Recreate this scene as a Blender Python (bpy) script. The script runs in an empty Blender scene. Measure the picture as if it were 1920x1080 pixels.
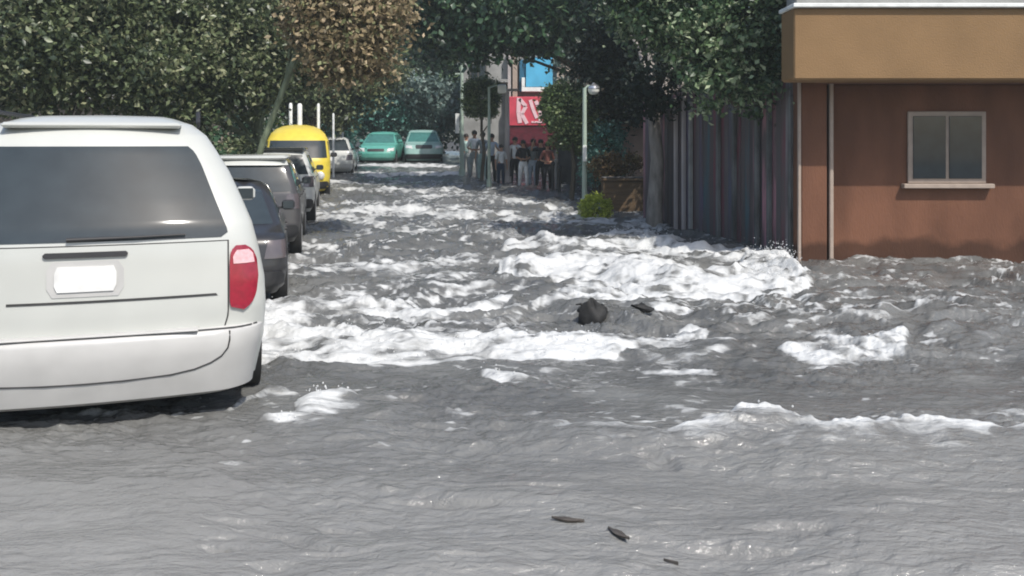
import bpy, math, random
import numpy as np
from mathutils import Vector, Matrix
random.seed(7)
rng = np.random.default_rng(11)
R = math.radians
sc = bpy.context.scene
col = sc.collection

# ---------------------------------------------------------------- camera, sky, sun, exposure
EYE = 1.6
F = 1730.0            # focal length in photo pixels (photo 1920 wide)
cam_d = bpy.data.cameras.new('camera'); cam = bpy.data.objects.new('camera', cam_d); col.objects.link(cam)
cam.location = (0, 0, EYE); cam.rotation_euler = (R(90), 0, 0)
cam_d.sensor_width = 36; cam_d.lens = F/1920*36
cam_d.shift_y = -275/1920
cam_d.clip_start = 0.05; cam_d.clip_end = 2000
sc.camera = cam

SUN_EL, SUN_AZ = 52.0, 34.0     # azimuth measured from straight behind the camera towards the right
w = bpy.data.worlds.new('World'); sc.world = w; w.use_nodes = True
nt = w.node_tree; nt.nodes.clear()
sky = nt.nodes.new('ShaderNodeTexSky'); sky.sky_type = 'NISHITA'; sky.sun_disc = False
sky.sun_elevation = R(SUN_EL); sky.sun_rotation = R(180-SUN_AZ)
sky.air_density = 1.0; sky.dust_density = 2.0; sky.ozone_density = 1.0
bg = nt.nodes.new('ShaderNodeBackground'); bg.inputs[1].default_value = 0.13
wo = nt.nodes.new('ShaderNodeOutputWorld')
nt.links.new(sky.outputs[0], bg.inputs[0]); nt.links.new(bg.outputs[0], wo.inputs[0])
sd = bpy.data.lights.new('sun', 'SUN'); sd.energy = 3.6; sd.angle = R(0.6); sd.color = (1.0, 0.955, 0.89)
sun = bpy.data.objects.new('sun', sd); col.objects.link(sun)
sdir = Vector((math.sin(R(SUN_AZ))*math.cos(R(SUN_EL)), -math.cos(R(SUN_AZ))*math.cos(R(SUN_EL)), math.sin(R(SUN_EL))))
sun.rotation_euler = sdir.to_track_quat('Z', 'Y').to_euler(); sun.location = sdir*60
sc.view_settings.view_transform = 'Standard'; sc.view_settings.look = 'None'
sc.view_settings.exposure = 0.35; sc.view_settings.gamma = 1
sc.cycles.filter_width = 1.9

# ---------------------------------------------------------------- helpers
DY = np.array([0., 3, 4.8, 8, 10.5, 15, 20, 25, 30, 35, 39, 45, 55, 70, 120])
DD = np.array([1.6, 1.6, 1.6, 1.75, 1.87, 1.98, 1.90, 1.70, 1.45, 1.2, 1.0, .85, .7, .6, .5])
def drop(Y): return np.interp(Y, DY, DD)
def W(Y): return float(EYE - drop(Y))
def at(px, Y, py=None):
    """world point seen at photo pixel (px,py) when standing Y metres ahead (py None: on the water)"""
    return Vector(((px-960)/F*Y, Y, W(Y) if py is None else EYE-(py-265)/F*Y))
def Xp(px, Y): return (px-960)/F*Y
def Zp(py, Y): return EYE-(py-265)/F*Y

def mat(name, color, rough=.6, spec=.5, metal=0, vary=.12, scale=6, bump=0, bscale=20, coat=0, stretch=(1,1,1), color2=None, mixscale=None, trans=0, sub=0):
    m = bpy.data.materials.new(name); m.use_nodes = True
    n = m.node_tree; b = n.nodes['Principled BSDF']
    b.inputs['Roughness'].default_value = rough; b.inputs['Metallic'].default_value = metal
    b.inputs['Specular IOR Level'].default_value = spec; b.inputs['Coat Weight'].default_value = coat
    b.inputs['Coat Roughness'].default_value = .08
    tc = n.nodes.new('ShaderNodeTexCoord'); mp = n.nodes.new('ShaderNodeMapping'); mp.inputs['Scale'].default_value = stretch
    n.links.new(tc.outputs['Object'], mp.inputs[0])
    nz = n.nodes.new('ShaderNodeTexNoise'); nz.inputs['Scale'].default_value = mixscale or scale; nz.inputs['Detail'].default_value = 6
    n.links.new(mp.outputs[0], nz.inputs['Vector'])
    rp = n.nodes.new('ShaderNodeValToRGB'); rp.color_ramp.elements[0].position = .35; rp.color_ramp.elements[1].position = .65
    c2 = color2 or tuple(min(1, c*(1+vary)) for c in color)
    c1 = color if color2 else tuple(c*(1-vary) for c in color)
    rp.color_ramp.elements[0].color = (*c1, 1); rp.color_ramp.elements[1].color = (*c2, 1)
    n.links.new(nz.outputs['Fac'], rp.inputs[0]); n.links.new(rp.outputs[0], b.inputs['Base Color'])
    if bump:
        n2 = n.nodes.new('ShaderNodeTexNoise'); n2.inputs['Scale'].default_value = bscale; n2.inputs['Detail'].default_value = 5
        n.links.new(mp.outputs[0], n2.inputs['Vector'])
        bp = n.nodes.new('ShaderNodeBump'); bp.inputs['Strength'].default_value = bump; bp.inputs['Distance'].default_value = .02
        n.links.new(n2.outputs['Fac'], bp.inputs['Height']); n.links.new(bp.outputs[0], b.inputs['Normal'])
    return m

def tag(o, label=None, cat=None, group=None, kind=None):
    if label: o['label'] = label
    if cat: o['category'] = cat
    if group: o['group'] = group
    if kind: o['kind'] = kind
    return o
def empty(name, loc, rz=0, label=None, cat=None, group=None):
    o = bpy.data.objects.new(name, None); col.objects.link(o); o.location = loc; o.rotation_euler = (0, 0, rz)
    o.empty_display_size = .3
    return tag(o, label, cat, group)
def link(name, me, m=None, parent=None, smooth=False):
    o = bpy.data.objects.new(name, me); col.objects.link(o)
    if m is not None: me.materials.append(m)
    if parent is not None: o.parent = parent
    if smooth:
        me.polygons.foreach_set('use_smooth', np.ones(len(me.polygons), bool))
        try: me.set_sharp_from_angle(angle=R(38))
        except Exception: pass
    return o
def copy_tree(o, parent=None):
    c = o.copy(); col.objects.link(c)
    if parent is not None: c.parent = parent
    for ch in list(o.children): copy_tree(ch, c)
    return c

class MB:
    def __init__(s): s.v = []; s.f = []
    def add(s, vs, fs):
        k = len(s.v); s.v += [tuple(p) for p in vs]; s.f += [tuple(i+k for i in f) for f in fs]; return s
    def box(s, x0, x1, y0, y1, z0, z1, b=0.0):
        if b <= 0:
            vs = [(x, y, z) for z in (z0, z1) for y in (y0, y1) for x in (x0, x1)]
            s.add(vs, [(0,2,3,1),(4,5,7,6),(0,1,5,4),(2,6,7,3),(0,4,6,2),(1,3,7,5)]); return s
        # chamfered box as stacked rings
        b = min(b, (x1-x0)/2.2, (y1-y0)/2.2, (z1-z0)/2.2)
        rings = []
        for z, i in ((z0, b), (z0+b, 0), (z1-b, 0), (z1, b)):
            a0, a1, c0, c1 = x0+i, x1-i, y0+i, y1-i; c = b*.7
            rings.append([(a0+c,c0,z),(a1-c,c0,z),(a1,c0+c,z),(a1,c1-c,z),(a1-c,c1,z),(a0+c,c1,z),(a0,c1-c,z),(a0,c0+c,z)])
        vs = [p for r in rings for p in r]; fs = []
        for k in range(3):
            for j in range(8):
                a = k*8+j; bq = k*8+(j+1) % 8; fs.append((a, bq, bq+8, a+8))
        fs.append(tuple(range(7, -1, -1))); fs.append(tuple(range(24, 32)))
        return s.add(vs, fs)
    def tube(s, pts, rad, n=10, cap=True):
        pts = [Vector(p) for p in pts]
        if not hasattr(rad, '__len__'): rad = [rad]*len(pts)
        vs = []; fs = []; up = Vector((0, 0, 1))
        d0 = (pts[1]-pts[0]).normalized()
        a = d0.orthogonal().normalized()
        for i, p in enumerate(pts):
            d = (pts[min(i+1, len(pts)-1)]-pts[max(i-1, 0)]).normalized()
            a = (a-d*a.dot(d)).normalized(); bb = d.cross(a)
            for j in range(n):
                t = 2*math.pi*j/n; vs.append(p+(a*math.cos(t)+bb*math.sin(t))*rad[i])
        for i in range(len(pts)-1):
            for j in range(n):
                q = (j+1) % n; fs.append((i*n+j, i*n+q, (i+1)*n+q, (i+1)*n+j))
        if cap:
            fs.append(tuple(range(n-1, -1, -1))); fs.append(tuple(range((len(pts)-1)*n, len(pts)*n)))
        return s.add(vs, fs)
    def lathe(s, prof, c=(0,0,0), axis='z', n=24):
        vs = []; fs = []
        for (r, h) in prof:
            for j in range(n):
                t = 2*math.pi*j/n; p = (r*math.cos(t), r*math.sin(t), h)
                if axis == 'x': p = (h, p[0], p[1])
                if axis == 'y': p = (p[0], h, p[1])
                vs.append((p[0]+c[0], p[1]+c[1], p[2]+c[2]))
        for i in range(len(prof)-1):
            for j in range(n):
                q = (j+1) % n; fs.append((i*n+j, i*n+q, (i+1)*n+q, (i+1)*n+j))
        fs.append(tuple(range(n-1, -1, -1))); fs.append(tuple(range((len(prof)-1)*n, len(prof)*n)))
        return s.add(vs, fs)
    def blob(s, c, r, seed=0, rough=.15, n=14, m=9):
        c = Vector(c); vs = []; fs = []; rr = random.Random(seed)
        ph = [rr.uniform(0, 6.28) for _ in range(6)]
        for i in range(m+1):
            th = math.pi*i/m
            for j in range(n):
                t = 2*math.pi*j/n
                k = 1+rough*(math.sin(3*t+ph[0]+2*th)+.6*math.sin(5*t+ph[1]-3*th)+.7*math.sin(4*th+ph[2]+t))
                vs.append((c.x+r[0]*k*math.sin(th)*math.cos(t), c.y+r[1]*k*math.sin(th)*math.sin(t), c.z+r[2]*k*math.cos(th)))
        for i in range(m):
            for j in range(n):
                q = (j+1) % n; fs.append((i*n+j, (i+1)*n+j, (i+1)*n+q, i*n+q))
        return s.add(vs, fs)
    def mesh(s, name):
        me = bpy.data.meshes.new(name); me.from_pydata(s.v, [], s.f); me.update()
        return me
    def build(s, name, m, parent=None, smooth=False):
        me = s.mesh(name)
        import bmesh
        b = bmesh.new(); b.from_mesh(me); bmesh.ops.recalc_face_normals(b, faces=b.faces); b.to_mesh(me); b.free()
        return link(name, me, m, parent, smooth)

# gradient noise
_perm = rng.permutation(4096)
_g = rng.uniform(0, 2*np.pi, 4096); _gx, _gy = np.cos(_g), np.sin(_g)
def gn(x, y, seed=0):
    xi = np.floor(x).astype(np.int64); yi = np.floor(y).astype(np.int64)
    xf = x-xi; yf = y-yi
    u = xf*xf*xf*(xf*(xf*6-15)+10); v = yf*yf*yf*(yf*(yf*6-15)+10)
    def g(i, j, dx, dy):
        h = _perm[(_perm[(i+seed*131) & 4095]+j) & 4095]
        return _gx[h]*dx+_gy[h]*dy
    a = g(xi, yi, xf, yf); b = g(xi+1, yi, xf-1, yf); c = g(xi, yi+1, xf, yf-1); d = g(xi+1, yi+1, xf-1, yf-1)
    return ((a*(1-u)+b*u)*(1-v)+(c*(1-u)+d*u)*v)*1.45
def fbm(x, y, o=4, seed=0, gain=.5):
    s = np.zeros_like(x); a = 1.0
    for k in range(o):
        s += a*gn(x*2**k, y*2**k, seed+k*7); a *= gain
    return s
def sstep(a, b, x):
    t = np.clip((x-a)/(b-a), 0, 1); return t*t*(3-2*t)

# ---------------------------------------------------------------- materials
M = {}
M['white_paint'] = mat('white_paint', (.49, .50, .47), .32, .5, vary=.03, scale=3, coat=.35)
M['bumper_paint'] = mat('bumper_paint', (.46, .455, .44), .42, .5, vary=.06, scale=5)
M['silver_paint'] = mat('silver_paint', (.30, .30, .31), .32, .5, .3, vary=.05, coat=.5)
M['mid_paint'] = mat('mid_grey_paint', (.06, .058, .06), .35, .4, 0, vary=.05, coat=.5)
M['grey_paint'] = mat('grey_paint', (.025, .025, .027), .35, .4, 0, vary=.05, coat=.5)
M['yellow_paint'] = mat('yellow_paint', (.66, .52, .06), .4, .5, vary=.06, coat=.2)
M['teal_paint'] = mat('teal_paint', (.10, .34, .28), .35, .5, vary=.06, coat=.3)
M['sage_paint'] = mat('sage_paint', (.28, .44, .40), .35, .5, vary=.06, coat=.3)
M['black_paint'] = mat('black_paint', (.02, .022, .02), .3, .5, coat=.3)
M['glass'] = mat('dark_glass', (.035, .045, .05), .06, .6, vary=.1)
M['teal_glass'] = mat('tinted_glass', (.05, .16, .14), .12, .5, vary=.15)
M['rubber'] = mat('rubber', (.02, .02, .02), .8, .3)
M['plastic'] = mat('black_plastic', (.03, .03, .032), .55, .4)
M['rim'] = mat('wheel_metal', (.35, .35, .36), .35, .5, .7)
M['red_lens'] = mat('red_lens', (.27, .008, .028), .18, .6, vary=.12, scale=30, coat=.6)
M['clear_lens'] = mat('clear_lens', (.72, .42, .44), .15, .6, vary=.15, scale=40, coat=.6)
M['smoke_lens'] = mat('smoke_lens', (.10, .085, .09), .2, .6, coat=.5)
M['headlight'] = mat('headlight', (.6, .6, .58), .12, .7, coat=.6)
M['amber'] = mat('amber_lens', (.7, .25, .03), .2, .6)
M['chrome'] = mat('chrome', (.55, .55, .56), .2, .5, .8)
M['plate'] = mat('plate', (.7, .7, .68), .45)
M['seam'] = mat('seam', (.05, .05, .05), .8, .2)
M['bark'] = mat('bark', (.10, .085, .065), .9, .2, vary=.35, scale=9, bump=.8, bscale=14, stretch=(1, 1, .25))
M['pale_bark'] = mat('pale_bark', (.26, .235, .21), .9, .2, vary=.3, scale=8, bump=.8, bscale=12, stretch=(1, 1, .3))
M['green_bark'] = mat('green_bark', (.17, .2, .13), .9, .2, vary=.3, scale=8, bump=.6, stretch=(1, 1, .3))
M['concrete'] = mat('concrete', (.27, .27, .26), .9, .2, vary=.18, scale=2, bump=.3)
M['dark_wall'] = mat('dark_wall', (.11, .105, .10), .9, .2, vary=.3, scale=1.5, bump=.3)
M['cream_wall'] = mat('cream_wall', (.42, .36, .30), .9, .2, vary=.15, scale=2, bump=.3)
M['pink_wall'] = mat('pink_wall', (.55, .43, .38), .9, .2, vary=.1, scale=2, bump=.3)
M['ochre'] = mat('ochre_render', (.235, .145, .07), .85, .25, vary=.08, scale=1.2, bump=.35, bscale=40)
M['terracotta'] = mat('terracotta_render', (.15, .068, .040), .85, .25, vary=.22, scale=1.6, bump=.35, bscale=35, stretch=(1, 1, .4))
M['trim'] = mat('pale_trim', (.36, .29, .24), .7, .3, vary=.08)
M['blue'] = mat('blue_paint', (.09, .40, .62), .5, .4, vary=.12, scale=2)
M['deepblue'] = mat('deep_blue_paint', (.03, .13, .22), .5, .4, vary=.12, scale=2)
M['sign_red'] = mat('sign_red', (.50, .06, .09), .5, .4, vary=.2, scale=2)
M['awning_red'] = mat('awning_red', (.05, .006, .011), .85, .2, vary=.25, scale=2, stretch=(3, 3, .4))
M['white_letter'] = mat('white_letter', (.72, .50, .53), .6, .3, vary=.05)
M['pole_green'] = mat('pole_green', (.34, .42, .35), .6, .4, vary=.12, scale=4, stretch=(1, 1, .3))
M['aged_post'] = mat('aged_post', (.12, .125, .125), .85, .3, vary=.45, scale=3, stretch=(1, 1, .4))
M['pole_grey'] = mat('pole_grey', (.42, .38, .37), .65, .4, vary=.15, scale=4, stretch=(1, 1, .3))
M['white_post'] = mat('white_post', (.72, .74, .72), .6, .4, vary=.1)
M['globe'] = mat('globe_glass', (.8, .8, .74), .3, .5, vary=.03)
M['wood'] = mat('planter_wood', (.11, .075, .045), .85, .2, vary=.3, scale=5, stretch=(.3, .3, 3), bump=.3)
M['rock'] = mat('rock', (.012, .012, .012), .75, .5, vary=.4, scale=8, bump=.8, bscale=10)
M['leafdebris'] = mat('wet_leaf', (.07, .06, .05), .35, .5, vary=.3, scale=20)
M['skin'] = mat('skin', (.42, .24, .16), .55, .4, vary=.06)
M['hair'] = mat('hair', (.02, .015, .012), .6, .4)

def leaf_mat(name, stops, rough=.38, spec=.45):
    m = bpy.data.materials.new(name); m.use_nodes = True; n = m.node_tree
    b = n.nodes['Principled BSDF']; out = n.nodes['Material Output']
    a = n.nodes.new('ShaderNodeAttribute'); a.attribute_name = 'tint'
    rp = n.nodes.new('ShaderNodeValToRGB')
    while len(rp.color_ramp.elements) < len(stops): rp.color_ramp.elements.new(.5)
    for e, (p, c) in zip(rp.color_ramp.elements, stops): e.position = p; e.color = (*c, 1)
    n.links.new(a.outputs['Fac'], rp.inputs[0]); n.links.new(rp.outputs[0], b.inputs['Base Color'])
    b.inputs['Roughness'].default_value = rough; b.inputs['Specular IOR Level'].default_value = spec
    tr = n.nodes.new('ShaderNodeBsdfTranslucent'); n.links.new(rp.outputs[0], tr.inputs[0])
    mx = n.nodes.new('ShaderNodeMixShader'); mx.inputs[0].default_value = .22
    n.links.new(b.outputs[0], mx.inputs[1]); n.links.new(tr.outputs[0], mx.inputs[2]); n.links.new(mx.outputs[0], out.inputs[0])
    return m
L_olive = leaf_mat('olive_leaves', [(0, (.035, .052, .028)), (.5, (.095, .125, .058)), (.85, (.18, .215, .105)), (1, (.28, .29, .17))])
L_dark = leaf_mat('dark_leaves', [(0, (.012, .03, .018)), (.6, (.03, .07, .035)), (.9, (.06, .12, .055)), (1, (.14, .2, .1))])
L_mid = leaf_mat('green_leaves', [(0, (.022, .05, .025)), (.5, (.06, .11, .045)), (.8, (.18, .26, .13)), (1, (.38, .44, .28))])  # upper stops paint sunlit highlights into the leaf colour
L_dry = leaf_mat('dry_leaves', [(0, (.09, .07, .035)), (.35, (.24, .19, .10)), (.75, (.44, .34, .21)), (1, (.2, .22, .1))], .55)
L_lime = leaf_mat('lime_leaves', [(0, (.16, .22, .02)), (.5, (.36, .44, .04)), (1, (.55, .6, .10))], .5)
L_lit = leaf_mat('sunlit_leaves', [(0, (.04, .07, .025)), (.5, (.11, .17, .055)), (.85, (.2, .27, .10)), (1, (.32, .38, .2))])  # leaf colour lightened in place of sunlight the clipped trees miss
L_shade = leaf_mat('shade_dark_leaves', [(0, (.006, .011, .009)), (.7, (.014, .026, .017)), (1, (.04, .06, .035))], .5, .25)  # under-canopy shade painted into the leaf colour
L_teal = leaf_mat('haze_teal_leaves', [(0, (.045, .13, .11)), (.6, (.10, .26, .21)), (1, (.24, .40, .33))])  # lightened teal, pale far haze put into the leaf colour
L_haze = leaf_mat('haze_grey_leaves', [(0, (.06, .10, .09)), (.6, (.13, .19, .165)), (1, (.25, .30, .27))], .6)  # hazy green of the distance mixed into these leaves

# ---------------------------------------------------------------- ground
yy = np.concatenate([np.linspace(-60, 3, 12), np.linspace(4, 60, 57), np.array([75, 100, 150, 250, 500, 1200.])])
xx = np.array([-1200, -300, -100, -50, -30, -20, -15, -10, -5, 0, 5, 10, 15, 20, 30, 50, 100, 300, 1200.])
gv = [(x, y, float(EYE-drop(max(y, 0)))-.38+(0.0 if y < 62 else .35)) for y in yy for x in xx]
nx = len(xx)
gf = [(j*nx+i, j*nx+i+1, (j+1)*nx+i+1, (j+1)*nx+i) for j in range(len(yy)-1) for i in range(nx-1)]
g = MB(); g.add(gv, gf); go = g.build('ground', mat('asphalt', (.06, .058, .055), .9, .3, vary=.3, scale=2, bump=.4)); tag(go, kind='structure')

# ---------------------------------------------------------------- flood water: height field with white water
def crest_strokes():
    S = []   # xs, ys, half, strength, raise, sharp-lower-edge flag, noise
    a = S.append
    a(([470,560,700,900,1050,1150,1200],[640,641,650,654,656,655,650],[36,37,30,25,20,15,4],1.12,.10,1))
    a(([480,560,640,700,850,930,975],[582,584,585,590,585,568,558],[16,14,12,9,9,9,3],.95,.05,1))
    a(([740,900,1045],[611,612,606],[3,9,3],.62,.02,0))
    a(([935,1000,1060,1120,1200,1300,1400,1480,1520],[515,512,505,505,520,536,540,536,530],[4,10,22,30,36,25,19,20,8],1.08,.17,1))
    a(([940,1040,1120,1200,1260,1330,1420,1470],[468,456,462,455,468,480,484,494],[5,14,13,24,16,13,14,5],.98,.14,0))
    a(([1375,1400,1440,1470,1505],[520,502,495,505,530],[5,27,34,28,12],1.0,.16,0))
    a(([1015,1080,1150,1220,1300],[568,552,560,576,586],[6,20,14,10,3],.85,.06,0))
    a(([1060,1180,1290,1380],[645,648,655,648],[3,15,24,8],.78,.05,0))
    a(([1195,1270,1350],[690,696,704],[4,10,4],.62,.02,0))
    a(([1462,1500,1545,1600,1700],[655,662,665,660,655],[8,25,28,26,18],.9,.06,0))
    a(([905,960,1045],[705,711,722],[3,13,3],.95,.03,1))
    a(([490,545,590,640,678],[790,785,768,750,756],[3,10,27,22,6],.92,.05,0))
    a(([1250,1290,1330],[632,628,634],[2,7,2],.7,.02,0))
    a(([630,720,800,860,915],[402,398,400,402,411],[4,12,15,12,4],.80,.08,0))
    a(([660,740,860],[436,440,434],[2,6,2],.6,.04,0))
    a(([915,1000,1100,1210],[414,411,408,412],[3,8,9,4],.85,.05,0))
    a(([575,640,700,770],[406,407,420,434],[12,11,6,2],.75,.05,0))
    a(([535,620,700,740,800,865],[510,505,498,505,497,489],[13,12,13,14,10,4],.72,.05,0))
    a(([760,850,900],[532,528,520],[2,7,2],.6,.03,0))
    a(([925,1000,1065],[374,380,391],[3,6,3],.85,.02,0))
    a(([880,930,980],[442,438,444],[2,7,3],.6,.03,0))
    a(([640,720,790,870],[326,328,325,327],[3,4,3,3],1.0,.02,0))
    a(([650,740,860],[311,309,311],[2,4,2],1.0,.02,0))
    a(([600,700,820],[342,344,341],[3,3,2],.8,.02,0))
    a(([640,760,900],[356,358,357],[2,4,3],.7,.02,0))
    a(([600,680,760],[379,381,378],[5,5,2],.65,.02,0))
    a(([760,860,940],[370,368,372],[2,4,2],.65,.02,0))
    a(([1040,1130,1200,1260],[420,424,420,428],[3,8,7,3],.7,.06,0))
    a(([1440,1470,1500],[463,460,468],[3,9,3],.8,.05,0))
    a(([1320,1440,1580],[515,520,528],[3,5,6],.5,.02,0))
    a(([425,470,505,560],[768,752,728,738],[2,8,13,4],.55,.02,0))
    a(([60,200,330,430],[790,782,775,766],[2,4,4,3],.5,.01,0))
    return S
def water_sheet():
    cy = 1.0
    dens = np.linspace(3.0, 58, 6000); pyd = 265+F*drop(dens)/dens
    rows = np.arange(1082, 296, -1.25)
    Yr = np.interp(-rows, -pyd, dens)
    Yr = np.concatenate([np.linspace(1.2, Yr[0]-.1, 12), Yr, np.linspace(Yr[-1]+.3, 60, 30)])
    us = np.concatenate([np.linspace(-1.3, -.58, 22)[:-1], np.linspace(-.58, .58, 940), np.linspace(.58, 1.3, 22)[1:]])
    U, Y = np.meshgrid(us, Yr)
    X = U*(Y+0.0)
    px = 960+U*F; py = 265+F*drop(Y)/Y
    # long standing waves across the flow
    near = 1-sstep(5.5, 8.0, Y)
    mid = sstep(6.0, 9.0, Y)*(1-sstep(26, 42, Y)*.6)
    warp = fbm(X*.5, Y*.5, 2, 3)*.6
    n1 = fbm(X*.42+warp, Y*.85+warp, 3, 10)
    rid = 1-np.abs(fbm(X*.5+9, Y*1.0+warp*1.3, 3, 21))*2.2
    rid2 = 1-np.abs(fbm(X*1.3+9, Y*2.4+warp, 3, 33))*2.2
    z = EYE-drop(Y)
    z = z+mid*(.085*n1+.072*np.clip(rid, -1, 1)+.036*rid2)-mid*.04
    z = z+near*(.040*fbm(X*.8, Y*2.0, 2, 5)+.008*fbm(X*1.9+warp*1.5, Y*4.0+X*.5, 2, 6)+.013*fbm(X*3.8+warp*2, Y*8.0+X*.5, 3, 9, .55)*sstep(-.5, .4, gn(X*.5+1, Y*.9, 62)))
    z = z+(.35+.65*mid)*(.011*fbm(X*2.6, Y*7.5, 3, 7))*sstep(-.5, .5, gn(X*.6, Y*.6, 50)+.25)
    calm = sstep(-.2, .5, gn(X*.55+3, Y*1.1, 61))
    z = z+(.0035*fbm(X*8, Y*22+X*1.5, 2, 8))*(.4+.6*calm)
    # a few sharp crescent ripples in the near water
    r3 = 1-np.abs(gn(X*1.7+warp*.6, Y*4.6+X*.5, 71))*3.0
    dash = sstep(.28, .7, gn(X*2.0+warp*2, Y*10+X*1.2, 72))*sstep(-.1, .4, gn(X*.8, Y*1.5, 73))
    dash2 = sstep(.25, .7, gn(X*3.1+warp, Y*17-X*.9, 74))*sstep(-.2, .3, gn(X*.9+7, Y*1.3, 75))
    z = z-(.026*dash+.012*dash2)*near
    chop = fbm(X*3.6+warp*2, Y*6.5+warp, 4, 130, .6)
    z = z+mid*.026*chop
    run = sstep(4.2, 5.4, Y)*(1-sstep(8, 10, Y))
    z = z+run*(.026*fbm(X*3.0+warp*2, Y*6.0+warp, 4, 150, .62))*sstep(-.45, .3, gn(X*.5+2, Y*.8, 151))
    # the breaking swell at lower right
    cx = [960,1000,1100,1180,1250,1330,1400,1450,1500,1560,1700,1900,2300]
    cyy = [785,782,794,803,809,797,783,785,795,802,795,800,800]
    ch = [0,.022,.045,.05,.055,.10,.145,.14,.11,.12,.10,.06,.0]
    yc = np.interp(px, cx, cyy); hh = np.interp(px, cx, ch)
    d = py-(yc+18)+fbm(X*5, Y*5, 2, 44)*4
    swell = np.where(d < 0, np.exp(-(d/9.0)**2), np.exp(-(d/38.0)**2))*hh
    z = z+swell
    foam = np.zeros_like(X)
    # thin bright lip of the swell fading down its face
    lip = (.55*np.exp(-np.clip(d+4, 0, None)/13.0)+.62*np.exp(-np.clip(d+4, 0, None)/40.0))*np.clip(hh*13, 0, 1)*(.85+.3*fbm(X*1.5, Y*2, 2, 45))
    lip = lip*sstep(-11, -3, d+3*fbm(X*9, Y*3, 2, 46))
    foam = np.maximum(foam, lip)
    z = z+.03*np.clip(fbm(X*12, Y*8, 2, 47), 0, 1)*np.exp(-((d+2)/6)**2)*np.clip(hh*16-.9, 0, 1)
    rag = fbm(X*1.25+warp, Y*1.5, 4, 90, .55)
    rag2 = fbm(X*3.6+warp*2, Y*4.6, 3, 95, .55)
    pscale = np.clip((py-265)/330, .12, 1.4)
    raise_ = np.zeros_like(X)
    for (sx, sy, sh, st, rz_, sharp) in crest_strokes():
        x0, x1 = sx[0], sx[-1]
        c = np.interp(px, sx, sy); h = np.interp(px, sx, sh)
        inside = sstep(x0-14, x0+10, px)*(1-sstep(x1-10, x1+14, px))
        dd = (py-c+rag*9*pscale)/np.maximum(h, 1)
        up = sstep(-1.35, -.55, dd)
        lo = 1-sstep(.90 if sharp else .5, 1.05 if sharp else 1.3, dd-(rag*.0 if not sharp else rag*9*pscale/np.maximum(h, 1)*.75))
        v = up*lo*inside
        foam = np.maximum(foam, v*st*(.80+.50*rag+.48*rag2))
        vr = np.exp(-((dd+.15)/.62)**2)*inside*sstep(.05, .6, v+.35)
        raise_ = np.maximum(raise_, vr*rz_*.8*(1+.25*rag))
    # random whitecaps and lace on the crests of the middle distance
    streak = sstep(.48, 1.08, 1-np.abs(fbm(X*.62+warp*2.5+4, Y*1.25+warp*1.5, 4, 120, .5))*2.4+.25*rag2)
    band = sstep(-.25, .35, fbm(X*.30+2, Y*.33, 2, 121))
    foam = np.maximum(foam, streak*band*mid*.78)
    fil = sstep(.55, 1.05, 1-np.abs(fbm(X*1.5+warp*3, Y*3.4+warp*2, 3, 140, .55))*2.2)
    foam = np.maximum(foam, fil*mid*.42*sstep(-.3, .3, gn(X*.6+8, Y*.5, 141)))
    cap = sstep(.45, 1.0, rid+.35*rag)*mid
    patch = sstep(-.1, .5, gn(X*.35+5, Y*.30, 77))
    foam = np.maximum(foam, cap*patch*.72*(.75+.5*rag2))
    cap2 = sstep(.62, 1.05, rid2+.3*rag2)*mid*sstep(-.15, .4, gn(X*.5+15, Y*.35, 79))
    foam = np.maximum(foam, cap2*.58)
    flecks = sstep(.50, 1.0, fbm(X*4.5+warp, Y*8, 3, 160, .6)+.35*rag)*sstep(4.0, 5.2, Y)
    foam = np.maximum(foam, flecks*.50)
    froth = sstep(.2, .9, 1-np.abs(fbm(X*1.6+warp*2, Y*3.2+warp, 4, 170, .6))*3)*sstep(4.3, 5.2, Y)*(1-sstep(7.2, 8.4, Y))*sstep(-.05, .45, gn(X*.6+11, Y*.8, 171))
    foam = np.maximum(foam, froth*.42)
    foam = np.clip(foam, 0, 1.15)
    lump = np.clip(foam, 0, 1)
    z = z+raise_+lump*(.030*fbm(X*1.8, Y*3.4, 3, 101)+.006*fbm(X*7, Y*12, 2, 104))*np.clip(mid+.35, 0, 1)
    # dip in front of the debris, heap behind it
    dp = ((X-.81)**2/.05+(Y-9.2)**2/.10); z = z-.09*np.exp(-dp)
    dp = ((X-.85)**2/.12+(Y-9.95)**2/.10); z = z+.10*np.exp(-dp)
    nr, nc = X.shape
    co = np.stack([X, Y, z], -1).reshape(-1, 3).astype(np.float32)
    idx = np.arange(nr*nc).reshape(nr, nc)
    q = np.stack([idx[:-1, :-1], idx[:-1, 1:], idx[1:, 1:], idx[1:, :-1]], -1).reshape(-1, 4)
    me = bpy.data.meshes.new('water'); me.vertices.add(len(co)); me.vertices.foreach_set('co', co.ravel())
    me.loops.add(q.size); me.loops.foreach_set('vertex_index', q.ravel().astype(np.int32))
    me.polygons.add(len(q)); me.polygons.foreach_set('loop_start', np.arange(0, q.size, 4, dtype=np.int32))
    me.polygons.foreach_set('loop_total', np.full(len(q), 4, np.int32))
    me.update(calc_edges=True)
    at_ = me.attributes.new('foam', 'FLOAT', 'POINT'); at_.data.foreach_set('value', foam.ravel().astype(np.float32))
    me.polygons.foreach_set('use_smooth', np.ones(len(q), bool))
    return me, co, foam.ravel(), px.ravel(), py.ravel()
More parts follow.
